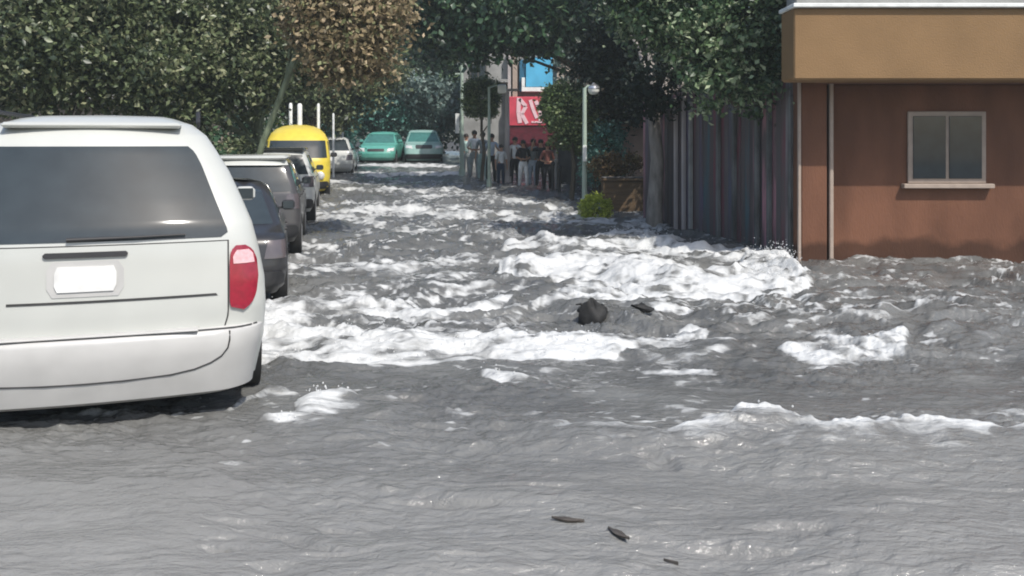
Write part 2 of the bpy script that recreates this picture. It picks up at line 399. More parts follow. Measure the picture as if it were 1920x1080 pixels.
def water_mat():
    m = bpy.data.materials.new('flood_water'); m.use_nodes = True; n = m.node_tree; L = n.links
    b = n.nodes['Principled BSDF']
    tc = n.nodes.new('ShaderNodeTexCoord')
    def noise(scale, detail, st, rough=.55, dist=0):
        mp = n.nodes.new('ShaderNodeMapping'); mp.inputs['Scale'].default_value = st; L.new(tc.outputs['Object'], mp.inputs[0])
        z = n.nodes.new('ShaderNodeTexNoise'); z.inputs['Scale'].default_value = scale; z.inputs['Detail'].default_value = detail
        z.inputs['Roughness'].default_value = rough; z.inputs['Distortion'].default_value = dist
        L.new(mp.outputs[0], z.inputs['Vector']); return z.outputs['Fac']
    def math_(op, a, c, d=None):
        k = n.nodes.new('ShaderNodeMath'); k.operation = op
        for i, v in enumerate((a, c)):
            if isinstance(v, (int, float)): k.inputs[i].default_value = v
            else: L.new(v, k.inputs[i])
        if d is not None: k.inputs[2].default_value = d
        return k.outputs[0]
    att = n.nodes.new('ShaderNodeAttribute'); att.attribute_name = 'foam'
    lace = noise(4.5, 7, (.75, 1.1, 1), .6, .9)
    l2 = math_('MULTIPLY', math_('SUBTRACT', lace, .5), 1.7)
    f = math_('ADD', att.outputs['Fac'], l2)
    mr = n.nodes.new('ShaderNodeMapRange'); mr.interpolation_type = 'SMOOTHSTEP'
    mr.inputs['From Min'].default_value = .22; mr.inputs['From Max'].default_value = .92; L.new(f, mr.inputs['Value'])
    # keep open water free of lace
    gate = n.nodes.new('ShaderNodeMapRange'); gate.inputs['From Min'].default_value = .03; gate.inputs['From Max'].default_value = .25
    L.new(att.outputs['Fac'], gate.inputs['Value'])
    ff = math_('MULTIPLY', mr.outputs[0], gate.outputs[0])
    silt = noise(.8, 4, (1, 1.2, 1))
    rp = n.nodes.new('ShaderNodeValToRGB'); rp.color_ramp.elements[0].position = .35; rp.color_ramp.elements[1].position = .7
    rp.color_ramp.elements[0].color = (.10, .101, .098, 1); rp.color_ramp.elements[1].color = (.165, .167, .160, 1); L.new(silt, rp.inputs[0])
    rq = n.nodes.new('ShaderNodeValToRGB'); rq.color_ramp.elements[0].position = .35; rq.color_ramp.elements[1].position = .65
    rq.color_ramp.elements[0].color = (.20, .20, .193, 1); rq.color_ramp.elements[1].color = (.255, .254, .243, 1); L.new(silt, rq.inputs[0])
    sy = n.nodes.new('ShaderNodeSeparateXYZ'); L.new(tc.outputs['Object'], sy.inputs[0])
    my = n.nodes.new('ShaderNodeMapRange'); my.interpolation_type = 'SMOOTHSTEP'; my.inputs['From Min'].default_value = 3.6; my.inputs['From Max'].default_value = 7.5; L.new(math_('ADD', sy.outputs['Y'], math_('MULTIPLY', silt, 2.0)), my.inputs['Value'])  # near water coloured lighter, standing in for reflected sky
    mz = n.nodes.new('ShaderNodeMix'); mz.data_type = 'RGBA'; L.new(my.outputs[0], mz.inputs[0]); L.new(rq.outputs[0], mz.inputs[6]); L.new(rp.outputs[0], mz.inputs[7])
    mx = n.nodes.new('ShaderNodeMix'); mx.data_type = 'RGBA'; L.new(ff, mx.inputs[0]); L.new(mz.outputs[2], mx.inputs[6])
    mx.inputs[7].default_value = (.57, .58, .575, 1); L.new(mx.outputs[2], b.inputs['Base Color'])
    ro = n.nodes.new('ShaderNodeMapRange'); ro.inputs['To Min'].default_value = .09; ro.inputs['To Max'].default_value = .75
    L.new(ff, ro.inputs['Value']); L.new(ro.outputs[0], b.inputs['Roughness'])
    b.inputs['IOR'].default_value = 1.33; b.inputs['Specular IOR Level'].default_value = .8
    r1 = noise(7, 5, (1.3, 2.6, 1), .6, .5); r2 = noise(26, 3, (1.2, 2.6, 1), .5)
    hsum = math_('ADD', r1, math_('MULTIPLY', r2, .22))
    bp = n.nodes.new('ShaderNodeBump'); bp.inputs['Strength'].default_value = .75; bp.inputs['Distance'].default_value = .035; L.new(hsum, bp.inputs['Height'])
    fb = noise(22, 6, (1, 1, 1), .7)
    bp2 = n.nodes.new('ShaderNodeBump'); bp2.inputs['Distance'].default_value = .03
    L.new(math_('MULTIPLY', ff, .3), bp2.inputs['Strength']); L.new(fb, bp2.inputs['Height']); L.new(bp.outputs[0], bp2.inputs['Normal'])
    L.new(bp2.outputs[0], b.inputs['Normal'])
    return m
wme, wco, wfoam, wpx, wpy = water_sheet()
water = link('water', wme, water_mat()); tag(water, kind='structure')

# spray thrown up where the water breaks
def spray():
    ok = np.where((wfoam > .8) & (wpx > 480) & (wpx < 1650) & (wpy > 395) & (wpy < 800))[0]
    hot = ok[((wpx[ok]-1200)**2/60**2+(wpy[ok]-450)**2/20**2 < 1) | ((wpx[ok]-1440)**2/60**2+(wpy[ok]-505)**2/34**2 < 1)]
    pick = np.concatenate([rng.choice(ok, 650), rng.choice(hot, 800)])
    n = len(pick); base = wco[pick]
    hot_n = np.arange(n) >= 650
    up = np.abs(rng.normal(0, 1, n))*np.where(hot_n, .085, .03)+.008
    c = base+np.stack([rng.normal(0, .05, n), rng.normal(0, .05, n), up], -1)
    r = rng.uniform(.003, .010, n)*np.where(hot_n, 1.1, .8)*np.clip(1.25-up*3, .4, 1)
    o = np.array([(1,0,0),(-1,0,0),(0,1,0),(0,-1,0),(0,0,1.3),(0,0,-1.3)])
    v = (c[:, None, :]+o[None]*r[:, None, None]*rng.uniform(.7, 1.4, (n, 6, 1))).reshape(-1, 3)
    t = np.array([(0,2,4),(2,1,4),(1,3,4),(3,0,4),(2,0,5),(1,2,5),(3,1,5),(0,3,5)])
    fs = (t[None]+np.arange(n)[:, None, None]*6).reshape(-1, 3)
    me = bpy.data.meshes.new('spray'); me.from_pydata(v.tolist(), [], fs.tolist()); me.update()
    o = link('water_spray', me, mat('spray_white', (.62, .63, .63), .5, .5, vary=.02))
    tag(o, 'white droplets of spray thrown up over the breaking flood water', 'spray', kind='stuff')
spray()

# ---------------------------------------------------------------- vehicles
class Body:
    """body as stacked plan outlines: profile rows are z, half width, rear y, front y, corner radius"""
    def __init__(s, prof, bow=.05, fbow=.12):
        s.p = np.array(prof, float); s.bow = bow; s.fbow = fbow
    def row(s, z): return [float(np.interp(z, s.p[:, 0], s.p[:, k])) for k in (1, 2, 3, 4)]
    def rear(s, x, z):
        w_, yr, yf, r = s.row(z); ax = min(abs(x), w_-.0005); y = yr+s.bow*(ax/w_)**2
        if ax > w_-r: y += r-math.sqrt(max(r*r-(ax-(w_-r))**2, 0))
        return y
    def front(s, x, z):
        w_, yr, yf, r = s.row(z); ax = min(abs(x), w_-.0005); y = yf-s.fbow*(ax/w_)**2
        r = r*1.3
        if ax > w_-r: y -= r-math.sqrt(max(r*r-(ax-(w_-r))**2, 0))
        return y
    def side(s, y, z, sg):
        w_, yr, yf, r = s.row(z); m_ = (yr+yf)/2; hl = (yf-yr)/2
        t = abs(y-m_)/max(hl, .01); x = w_-.035*min(t, 1)**3
        return sg*x
    def ring(s, z):
        w_, yr, yf, r = s.row(z); pts = []
        n = 14
        for k in range(-n, n+1):
            t = k/n; x = (w_-.004)*math.sin(t*math.pi/2) if abs(t) < 1 else (w_-.004)*t
            pts.append((x, s.rear(x, z), z))
        ys, ye = s.rear(w_, z), s.front(w_, z)
        m = 40
        for k in range(1, m): y = ys+(ye-ys)*k/m; pts.append((max(s.side(y, z, 1), 0.01) if .0 < y else w_, y, z))
        for k in range(n, -n-1, -1):
            t = k/n; x = (w_-.004)*math.sin(t*math.pi/2) if abs(t) < 1 else (w_-.004)*t
            pts.append((x, s.front(x, z), z))
        for k in range(m-1, 0, -1): y = ys+(ye-ys)*k/m; pts.append((s.side(y, z, -1), y, z))
        return pts
    def mesh_body(s, name, m, parent, arches, zs=None, arch_r=.36):
        z0, z1 = s.p[0, 0], s.p[-1, 0]
        zs = sorted(set([round(float(z), 4) for z in s.p[:, 0]]+[round(float(z), 4) for z in np.arange(z0, z1, .07)]))
        rings = [s.ring(z) for z in zs]; N = len(rings[0])
        vs = [p for r_ in rings for p in r_]; fs = []
        for i in range(len(rings)-1):
            for j in range(N):
                q = (j+1) % N; fs.append((i*N+j, i*N+q, (i+1)*N+q, (i+1)*N+j))
        # roof and floor closed with centre fans
        def cap(i, flip):
            ctr = len(vs); zz = zs[i]; w_, yr, yf, r = s.row(zz)
            vs.append((0, (yr+yf)/2, zz+(.02 if not flip else 0)))
            for j in range(N):
                q = (j+1) % N; fs.append((i*N+q, i*N+j, ctr) if flip else (i*N+j, i*N+q, ctr))
        cap(0, True); cap(len(rings)-1, False)
        b = MB(); b.add(vs, fs); o = b.build(name, m, parent, False)
        wmax = s.p[:, 1].max()
        cut = MB()
        for (y, z) in arches:
            for sg in (-1, 1):
                xa, xb = sg*(wmax-.24), sg*(wmax+.1)
                cut.lathe([(arch_r, min(xa, xb)), (arch_r, max(xa, xb))], (0, y, z), 'x', 28)
        co_ = cut.build('cutter', None)
        o.parent = None
        md = o.modifiers.new('b', 'BOOLEAN'); md.object = co_; md.operation = 'DIFFERENCE'; md.solver = 'EXACT'
        bpy.context.view_layer.update()
        dg = bpy.context.evaluated_depsgraph_get()
        me2 = bpy.data.meshes.new_from_object(o.evaluated_get(dg))
        o.modifiers.clear(); old = o.data; o.data = me2; bpy.data.meshes.remove(old)
        cm = co_.data; bpy.data.objects.remove(co_); bpy.data.meshes.remove(cm)
        o.data.materials.clear(); o.data.materials.append(m)
        me2.polygons.foreach_set('use_smooth', np.ones(len(me2.polygons), bool)); me2.set_sharp_from_angle(angle=R(32))
        o.parent = parent
        return o
    def patch(s, name, face, outline, m, parent, off=.006, depth=.02, nx_=14, nz=14, label=None):
        zs_ = [p[1] for p in outline]; z0, z1 = min(zs_)+1e-4, max(zs_)-1e-4
        P = outline+[outline[0]]; vs = []
        for i in range(nz+1):
            z = z0+(z1-z0)*i/nz; xs = []
            for (a, b) in zip(P[:-1], P[1:]):
                if (a[1]-z)*(b[1]-z) <= 0 and a[1] != b[1]: xs.append(a[0]+(b[0]-a[0])*(z-a[1])/(b[1]-a[1]))
            x0, x1 = (min(xs), max(xs)) if xs else (0, 0)
            for j in range(nx_+1):
                a = x0+(x1-x0)*j/nx_
                vs.append((a, z))
        def m3(a, z, o):
            if face == 'rear': return (a, s.rear(a, z)-o, z)
            if face == 'front': return (a, s.front(a, z)+o, z)
            sg = 1 if face == 'right' else -1
            return (s.side(a, z, sg)+sg*o, a, z)
        top = [m3(a, z, off) for a, z in vs]; bot = [m3(a, z, off-depth) for a, z in vs]
        n = nx_+1; k = len(top); fs = []
        for i in range(nz):
            for j in range(nx_): q = (i*n+j, i*n+j+1, (i+1)*n+j+1, (i+1)*n+j); fs.append(q)
        bd = [j for j in range(n)]+[(i*n+nx_) for i in range(1, nz+1)]+[nz*n+j for j in range(nx_-1, -1, -1)]+[i*n for i in range(nz-1, 0, -1)]
        for a, b_ in zip(bd, bd[1:]+bd[:1]): fs.append((a, b_, b_+k, a+k))
        mb = MB(); mb.add(top+bot, fs); o = mb.build(name, m, parent, True)
        if label: o['label'] = label
        return o

def rrect(x0, x1, z0, z1, r=.04):
    pts = []
    for (cx, cz, a0) in ((x1-r, z0+r, -90), (x1-r, z1-r, 0), (x0+r, z1-r, 90), (x0+r, z0+r, 180)):
        for k in range(5): a = R(a0+90*k/4); pts.append((cx+r*math.cos(a), cz+r*math.sin(a)))
    return pts
def wheel(parent, x, y, r=.32, wdt=.2, sg=1):
    mb = MB(); mb.lathe([(r*.60, -wdt/2), (r*.93, -wdt/2), (r, -wdt*.36), (r, wdt*.36), (r*.93, wdt/2), (r*.60, wdt/2)], (x-sg*wdt*.5, y, r), 'x', 30)
    wo_ = mb.build('wheel', M['rubber'], parent, True)
    h = MB(); h.lathe([(r*.62, -.03), (r*.62, .02), (r*.5, .028), (r*.2, .012), (r*.12, .03)] if sg > 0 else [(r*.12, -.03), (r*.2, -.012), (r*.5, -.028), (r*.62, -.02), (r*.62, .03)], (x-sg*.02, y, r), 'x', 24)
    for k in range(5):
        a = k*1.2566; h.box(x-sg*.02-.012, x-sg*.02+.03, y-.02+math.cos(a)*r*.35, y+.02+math.cos(a)*r*.35, r-.02+math.sin(a)*r*.35, r+.02+math.sin(a)*r*.35)
    h.build('rim', M['rim'], wo_, True)
def mirror(parent, x, y, z, sg, m):
    b = MB(); b.box(x+sg*.10-.09, x+sg*.10+.09, y-.05, y+.06, z-.06, z+.07, .03); b.box(min(x-sg*.03, x+sg*.05), max(x-sg*.03, x+sg*.05), y-.02, y+.02, z-.05, z-.02)
    mo = b.build('side_mirror', m, parent, True)
    g_ = MB(); g_.box(x+sg*.10-.07, x+sg*.10+.07, y-.056, y-.051, z-.045, z+.055); g_.build('mirror_glass', M['glass'], mo)
def win_row(B, face, y_list, z0, z1, yslope0, yslope1, parent, glass):
    for k, (a, b) in enumerate(y_list):
        tb = yslope0 if k == 0 else 0; tf = yslope1 if k == len(y_list)-1 else 0
        B.patch('side_window', face, [(a, z0), (b, z0), (b-tf, z1), (a+tb, z1)], glass, parent)

def minivan():
    # origin: rear centre on the road, +y forward
    t = empty('minivan', (0, 0, 0), 0, 'white minivan cut off by the left edge, red tail lamp, standing in the flood', 'minivan')
    wm = 1.0
    def inset(z): return float(np.interp(z, [.1, .3, .45, .6, .74, .86, 1.02, 1.19, 1.33, 1.5, 1.635, 1.76, 1.81, 1.85], [.10, .05, .02, .0, .0, .008, .038, .08, .136, .21, .29, .37, .47, .62]))
    prof = []
    yr = {.26: .10, .5: .04, .7: .03, .86: .04, 1.02: .05, 1.1: .06, 1.19: .09, 1.33: .17, 1.5: .27, 1.635: .35, 1.72: .41, 1.79: .50, 1.83: .62, 1.85: .85}
    yf = {.26: 4.7, .5: 4.82, .7: 4.78, .86: 4.55, 1.02: 4.1, 1.1: 3.85, 1.19: 3.7, 1.33: 3.45, 1.5: 3.12, 1.635: 2.9, 1.72: 2.75, 1.79: 2.6, 1.83: 2.4, 1.85: 2.1}
    for z in sorted(yr): prof.append((z, wm-inset(z), yr[z], yf[z], .15 if z < 1.1 else .13))
    B = Body(prof, bow=.10)
    B.mesh_body('body', M['white_paint'], t, [(.98, .33), (3.85, .33)], arch_r=.40)
    # rear window
    ow = [(-.70, 1.115), (.73, 1.115), (.765, 1.13), (.77, 1.15), (.695, 1.34), (.62, 1.54), (.58, 1.62), (.54, 1.655), (-.54, 1.655), (-.62, 1.54), (-.77, 1.15), (-.76, 1.125)]
    g_ = B.patch('rear_window', 'rear', ow, M['glass'], t, .004, .015, 24, 20)
    # surround gasket
    # liftgate skin
    lg = [(-.66, .50), (-.74, .56), (-.765, .66), (-.765, 1.09), (.765, 1.09), (.765, .66), (.74, .57), (.66, .50), (.4, .475), (-.4, .475)]
    seam = B.patch('liftgate_seam', 'rear', [(x*1.012, .782+(z-.782)*1.02) for x, z in lg], M['seam'], t, .003, .02, 26, 14)
    gate = B.patch('liftgate', 'rear', lg, M['white_paint'], t, .008, .03, 30, 18)
    B.patch('grab_crease', 'rear', [(-.40, .775), (.71, .775), (.70, .788), (-.40, .788)], M['seam'], gate, .012, .01, 20, 2)
    B.patch('licence_plate', 'rear', rrect(-.16, .16, .84, .98, .015), M['plate'], gate, .020, .02, 8, 4)
    B.patch('plate_recess', 'rear', rrect(-.20, .20, .81, 1.01, .03), M['bumper_paint'], gate, .012, .02, 8, 4)
    B.patch('door_handle', 'rear', rrect(-.22, .22, 1.03, 1.06, .012), M['plastic'], gate, .022, .03, 8, 3)
    wp = MB(); wp.tube([(-.1, B.rear(.0, 1.13)-.02, 1.13), (.25, B.rear(.2, 1.135)-.025, 1.135), (.53, B.rear(.5, 1.14)-.022, 1.14)], [.012, .008, .006], 8); wp.build('rear_wiper', M['plastic'], t, True)
    # tail lamps
    for sg in (1, -1):
        zt, zb = 1.062, .672
        ol = [(.790, zb+.015), (.86, zb+.008), (.905, zb+.04), (.935, zb+.10), (.948, zb+.2), (.940, zt-.09), (.915, zt-.03), (.87, zt), (.815, zt), (.785, zt-.03), (.778, zt-.1), (.778, zb+.06)]
        ol = [(x*sg, z) for x, z in ol]
        lamp = B.patch('tail_lamp', 'rear', ol, M['red_lens'], t, .016, .04, 12, 18)
        ins = [(.800, .955), (.925, .955), (.915, 1.01), (.89, 1.035), (.82, 1.035), (.797, 1.0)]
        B.patch('reverse_lens', 'rear', [(x*sg, z) for x, z in ins], M['clear_lens'], lamp, .020, .01, 8, 6)
    # bumper: own stacked shape a little proud of the body
    bp = Body([(.19, .86, .06, .62, .20), (.215, .92, .01, .62, .22), (.34, .935, -.03, .60, .22), (.45, .955, -.05, .60, .22), (.55, .975, -.055, .60, .2), (.575, .975, -.045, .60, .2), (.59, .965, -.02, .60, .2)], bow=.09, fbow=0)
    b_ = MB(); rings = [bp.ring(z) for z in bp.p[:, 0]]; N = len(rings[0]); fs = []
    vs = [p for r_ in rings for p in r_]
    for i in range(len(rings)-1):
        for j in range(N): q = (j+1) % N; fs.append((i*N+j, i*N+q, (i+1)*N+q, (i+1)*N+j))
    fs.append(tuple(range(N-1, -1, -1))); fs.append(tuple(range((len(rings)-1)*N, len(rings)*N)))
    b_.add(vs, fs); bo = b_.build('rear_bumper', M['bumper_paint'], t, True)
    st = MB(); st.box(-.60, .60, bp.rear(0, .58)-.0, .2, .589, .600, .004); st.build('step_pad', M['bumper_paint'], bo)
    pts = [(x, z) for x, z in [(.775, .575), (.775, .52), (.765, .475), (.73, .43), (.67, .395), (.58, .365), (.45, .345), (.2, .335), (0, .333)]]
    pts = pts+[(-x, z) for x, z in pts[:-1][::-1]]
    q = MB(); q.tube([(x, bp.rear(x, z)-.001, z) for x, z in pts], .005, 6); q.build('cover_seam', M['seam'], bo, True)
    bp.patch('top_seam', 'rear', [(-.94, .583), (.94, .583), (.94, .590), (-.94, .590)], M['seam'], bo, .004, .01, 40, 2)
    un = MB(); un.box(-.8, .8, .25, 4.4, .2, .30); un.build('underbody', M['plastic'], t)
    for sg in (1, -1):
        f_ = 'right' if sg > 0 else 'left'
        win_row(B, f_, [(.55, 1.75), (1.82, 2.75), (2.82, 3.65)], 1.12, 1.55, .28, .42, t, M['glass'])
        wheel(t, sg*1.0, .98, .33, .22, sg); wheel(t, sg*.985, 3.85, .33, .22, sg)
        mirror(t, sg*.93, 3.6, 1.18, sg, M['white_paint'])
        rr_ = MB(); rr_.tube([(sg*.60, .75, 1.80), (sg*.60, .85, 1.87), (sg*.60, 2.3, 1.87), (sg*.60, 2.45, 1.80)], .014, 8); rr_.build('roof_rail', M['plastic'], t, True)
        B.patch('headlamp', 'front', [(sg*.55, .66), (sg*.85, .66), (sg*.85, .8), (sg*.6, .78)], M['headlight'], t)
    B.patch('windscreen', 'front', [(-.8, 1.18), (.8, 1.18), (.62, 1.68), (-.62, 1.68)], M['glass'], t, .006, .02, 20, 14)
    sp = MB(); sp.box(-.5, .5, B.rear(0, 1.76)-.03, .62, 1.765, 1.80, .015); sp.build('spoiler', M['white_paint'], t, True)
    return t

def car(name, label, kind, paint, glass=None, roof_paint=None, scale=1.0, group=None, cat='car', spare=False):
    glass = glass or M['glass']
    t = empty(name, (0, 0, 0), 0, label, cat, group)
    if kind == 'sedan':
        L_ = 4.45; H = 1.45
        prof = [(.20,.74,.16,L_-.12,.2),(.32,.82,.03,L_-.02,.2),(.5,.855,.0,L_,.2),(.65,.865,.02,L_-.05,.2),(.80,.85,.05,L_-.22,.22),(.86,.835,.10,L_-.5,.22),(.90,.81,.22,L_-1.0,.2),(.93,.79,.55,L_-1.25,.15),(1.1,.73,.85,L_-1.55,.14),(1.25,.67,1.10,L_-1.85,.14),(1.36,.61,1.33,L_-2.15,.16),(1.42,.52,1.5,L_-2.35,.2),(1.45,.36,1.75,L_-2.6,.2)]
        ww = [(.98, .60, 1.33, .51)]; rz = (.96, 1.34); fz = rz; sidew = [(1.05, 2.02), (2.1, 3.1)]; sl = (.42, .55)
    elif kind == 'hatch':
        L_ = 4.1; H = 1.5
        prof = [(.20,.74,.16,L_-.12,.2),(.32,.82,.03,L_-.02,.2),(.5,.845,.0,L_,.2),(.7,.85,.03,L_-.08,.2),(.84,.84,.07,L_-.3,.2),(.92,.82,.10,L_-.95,.18),(.96,.80,.12,L_-1.1,.16),(1.1,.75,.22,L_-1.3,.14),(1.3,.68,.36,L_-1.65,.14),(1.40,.63,.46,L_-1.9,.16),(1.47,.54,.6,L_-2.1,.2),(1.5,.38,.85,L_-2.4,.2)]
        sidew = [(.50, 1.5), (1.58, 2.75)]; sl = (.2, .5); rz = (.98, 1.38); fz = rz
    elif kind == 'suv':
        L_ = 4.4; H = 1.70
        prof = [(.28,.76,.12,L_-.12,.18),(.42,.84,.02,L_-.02,.18),(.6,.875,.0,L_,.18),(.85,.88,.02,L_-.08,.18),(1.0,.865,.04,L_-.25,.18),(1.08,.84,.05,L_-1.0,.16),(1.12,.82,.06,L_-1.15,.14),(1.3,.77,.13,L_-1.4,.12),(1.5,.70,.22,L_-1.7,.12),(1.6,.66,.27,L_-1.9,.12),(1.67,.60,.34,L_-2.1,.14),(1.70,.48,.5,L_-2.4,.16)]
        sidew = [(.35, 1.1), (1.18, 2.0), (2.08, 3.0)]; sl = (.12, .42); rz = (1.14, 1.58); fz = rz
    else:  # minibus
        L_ = 4.6; H = 2.22
        prof = [(.30,.74,.12,L_-.12,.25),(.42,.83,.02,L_-.02,.25),(.6,.865,.0,L_,.25),(.9,.88,.0,L_-.02,.25),(1.15,.88,.01,L_-.06,.25),(1.25,.875,.02,L_-.10,.24),(1.6,.85,.06,L_-.30,.22),(1.75,.83,.10,L_-.40,.22),(1.82,.80,.14,L_-.46,.22),(1.95,.74,.25,L_-.6,.25),(2.08,.62,.45,L_-.85,.28),(2.17,.45,.8,L_-1.2,.28),(2.22,.25,1.2,L_-1.6,.24)]
        sidew = [(.3, 1.2), (1.3, 2.2), (2.3, 3.2), (3.3, 4.15)]; sl = (.06, .16); rz = (1.25, 1.75); fz = rz
    B = Body(prof, bow=.06, fbow=.14)
    ax1, ax2 = .82, L_-.82
    r = .31 if kind in ('sedan', 'hatch') else .34
    body = B.mesh_body('body', paint, t, [(ax1, r), (ax2, r)], arch_r=r+.06)
    def wv(z): return B.row(z)[0]
    i0, i1 = wv(rz[0])-.09, wv(rz[1])-.09
    B.patch('rear_window', 'rear', [(-i0, rz[0]), (i0, rz[0]), (i1, rz[1]), (-i1, rz[1])], glass, t, .006, .02, 16, 10)
    B.patch('windscreen', 'front', [(-i0, fz[0]), (i0, fz[0]), (i1, fz[1]), (-i1, fz[1])], glass, t, .006, .02, 18, 10)
    zb = prof[1][0]
    lo, hi = (.62, .82) if kind in ('sedan', 'hatch') else (.85, 1.1)
    for sg in (1, -1):
        f_ = 'right' if sg > 0 else 'left'
        win_row(B, f_, sidew, rz[0]+.01, rz[1]-.02, sl[0], sl[1], t, glass)
        we = wv((lo+hi)/2)
        B.patch('tail_lamp', 'rear', [(sg*(we-.26), lo), (sg*(we-.02), lo), (sg*(we-.02), hi), (sg*(we-.22), hi)], M['clear_lens'] if name == 'stranded_car' else M['smoke_lens'], t, .012, .03, 8, 6)
        if kind == 'minibus':
            hl = MB(); fy = B.front(sg*.6, .75); hl.lathe([(.11, fy-.08), (.115, fy+.03), (.09, fy+.05), (.04, fy+.06)], (sg*.6, 0, .75), 'y', 20)
            hl.build('headlamp', M['headlight'], t, True)
            B.patch('indicator', 'front', rrect(sg*.6-.06, sg*.6+.06, .93, .98, .01), M['amber'], t, .012, .03, 5, 3)
        else:
            B.patch('headlamp', 'front', [(sg*(we-.36), lo-.04), (sg*(we-.05), lo-.02), (sg*(we-.06), hi-.04), (sg*(we-.32), hi-.08)], M['headlight'], t, .012, .03, 8, 5)
        xs_ = prof[3][1]-.01
        wheel(t, sg*xs_, ax1, r, .2, sg); wheel(t, sg*xs_, ax2, r, .2, sg)
        my = sidew[-1][1]-.35
        mirror(t, sg*(wv(rz[0])), my, rz[0]+.08, sg, M['plastic'] if kind != 'hatch' else paint)
        # door seams and handles
        for (a, b_) in sidew:
            dh = B.patch('door_handle', f_, rrect(a+.08, a+.22, rz[0]-.12, rz[0]-.09, .01), M['plastic'], t, .02, .03, 4, 2)
    for face, nm in (('rear', 'rear_bumper'), ('front', 'front_bumper')):
        bw = wv(zb+.1)-.02
        B.patch(nm, face, rrect(-bw, bw, zb-.06, zb+.16, .05), M['plastic'] if kind in ('suv', 'minibus') else paint, t, .035, .06, 20, 5)
    B.patch('licence_plate', 'rear', rrect(-.17, .17, lo-.02, lo+.10, .012), M['plate'], t, .015, .02, 5, 3)
    B.patch('grille', 'front', rrect(-.38, .38, lo-.02, hi-.1, .03), M['plastic'], t, .012, .02, 8, 3)
    un = MB(); un.box(-.62, .62, .3, L_-.3, prof[0][0]-.05, prof[0][0]+.06); un.build('underbody', M['plastic'], t)
    if roof_paint:
        w0 = wv(prof[-3][0])
        zt = prof[-1][0]
        q = MB(); q.box(-w0+.03, w0-.03, prof[-2][2]-.1, prof[-2][3]+.15, zt-.03, zt+.035, .03); q.build('roof_panel', roof_paint, t, True)
    return t, B, L_

def place(t, x_right, Y, slope, halfw, ground):
    """rear right corner at x_right, rear at Y, heading away with lateral slope"""
    a = math.atan(slope)
    t.rotation_euler = (0, 0, a)
    t.location = (x_right-halfw*math.cos(a), Y-halfw*math.sin(a)*0, ground)

mv = minivan(); place(mv, Xp(467, 5.06), 5.16, .34, 1.0, -.085)
a_, _, _ = car('parked_car', 'nearly black saloon car parked right behind the white minivan', 'sedan', M['grey_paint'], cat='car', group='vehicles parked along the left kerb')
place(a_, Xp(537, 10.2), 10.1, .25, .865, W(11)-.05)
b_, BB, _ = car('parked_suv', 'dark grey off-roader with pale roof edge and dark tailgate, third in the parked row', 'suv', M['mid_paint'], roof_paint=M['white_paint'], cat='off-roader', group='vehicles parked along the left kerb')
place(b_, Xp(560, 15.3), 15.3, .2, .88, W(16)-.02)
tg = BB.patch('tailgate_panel', 'rear', rrect(-.40, .42, .60, 1.04, .10), M['plastic'], b_, .012, .03, 12, 10)
tg2 = BB.patch('spoiler', 'rear', [(-.66, 1.58), (.66, 1.58), (.62, 1.66), (-.62, 1.66)], M['white_paint'], b_, .05, .08, 12, 4)
c_, _, _ = car('parked_suv', 'white off-roader with black roof, half hidden beside the yellow minibus', 'suv', M['white_paint'], roof_paint=M['black_paint'], cat='off-roader', group='vehicles parked along the left kerb')
place(c_, Xp(588, 20.8), 20.8, .18, .88, W(21.5)-.05)
y_, _, _ = car('minibus', 'yellow minibus with domed roof facing the camera by the left kerb', 'minibus', M['yellow_paint'], cat='minibus', group='vehicles parked along the left kerb')
def face_us(t, x_mid, Yfront, L_, ground, extra=0):
    a = math.pi+extra
    t.rotation_euler = (0, 0, a)
    f = Vector((-math.sin(a), math.cos(a), 0))
    t.location = Vector((x_mid, Yfront, ground))-f*L_
y_.scale = (1.07, 1.0, 1.02)
face_us(y_, Xp(558, 26.6), 26.6, 4.6, W(26.6)-.14, .215)
d_, _, _ = car('parked_car', 'small white hatchback beyond the yellow minibus', 'hatch', M['white_paint'], cat='car', group='vehicles parked along the left kerb')
place(d_, Xp(661, 34.0), 34.0, .12, .85, W(35)-.12)
e_, _, _ = car('stranded_car', 'sea green car facing the camera at the far end, left of the pair', 'hatch', M['teal_paint'], M['teal_glass'], cat='car', group='green cars at the far end of the street')
face_us(e_, Xp(704, 41), 41, 4.1, W(41)-.1)
f_, _, _ = car('stranded_car', 'pale sage green estate with lighter bonnet at the far end, right of the pair', 'suv', M['sage_paint'], M['teal_glass'], cat='car', group='green cars at the far end of the street')
face_us(f_, Xp(795, 41.5), 41.5, 4.4, W(41.5)-.22, .12)

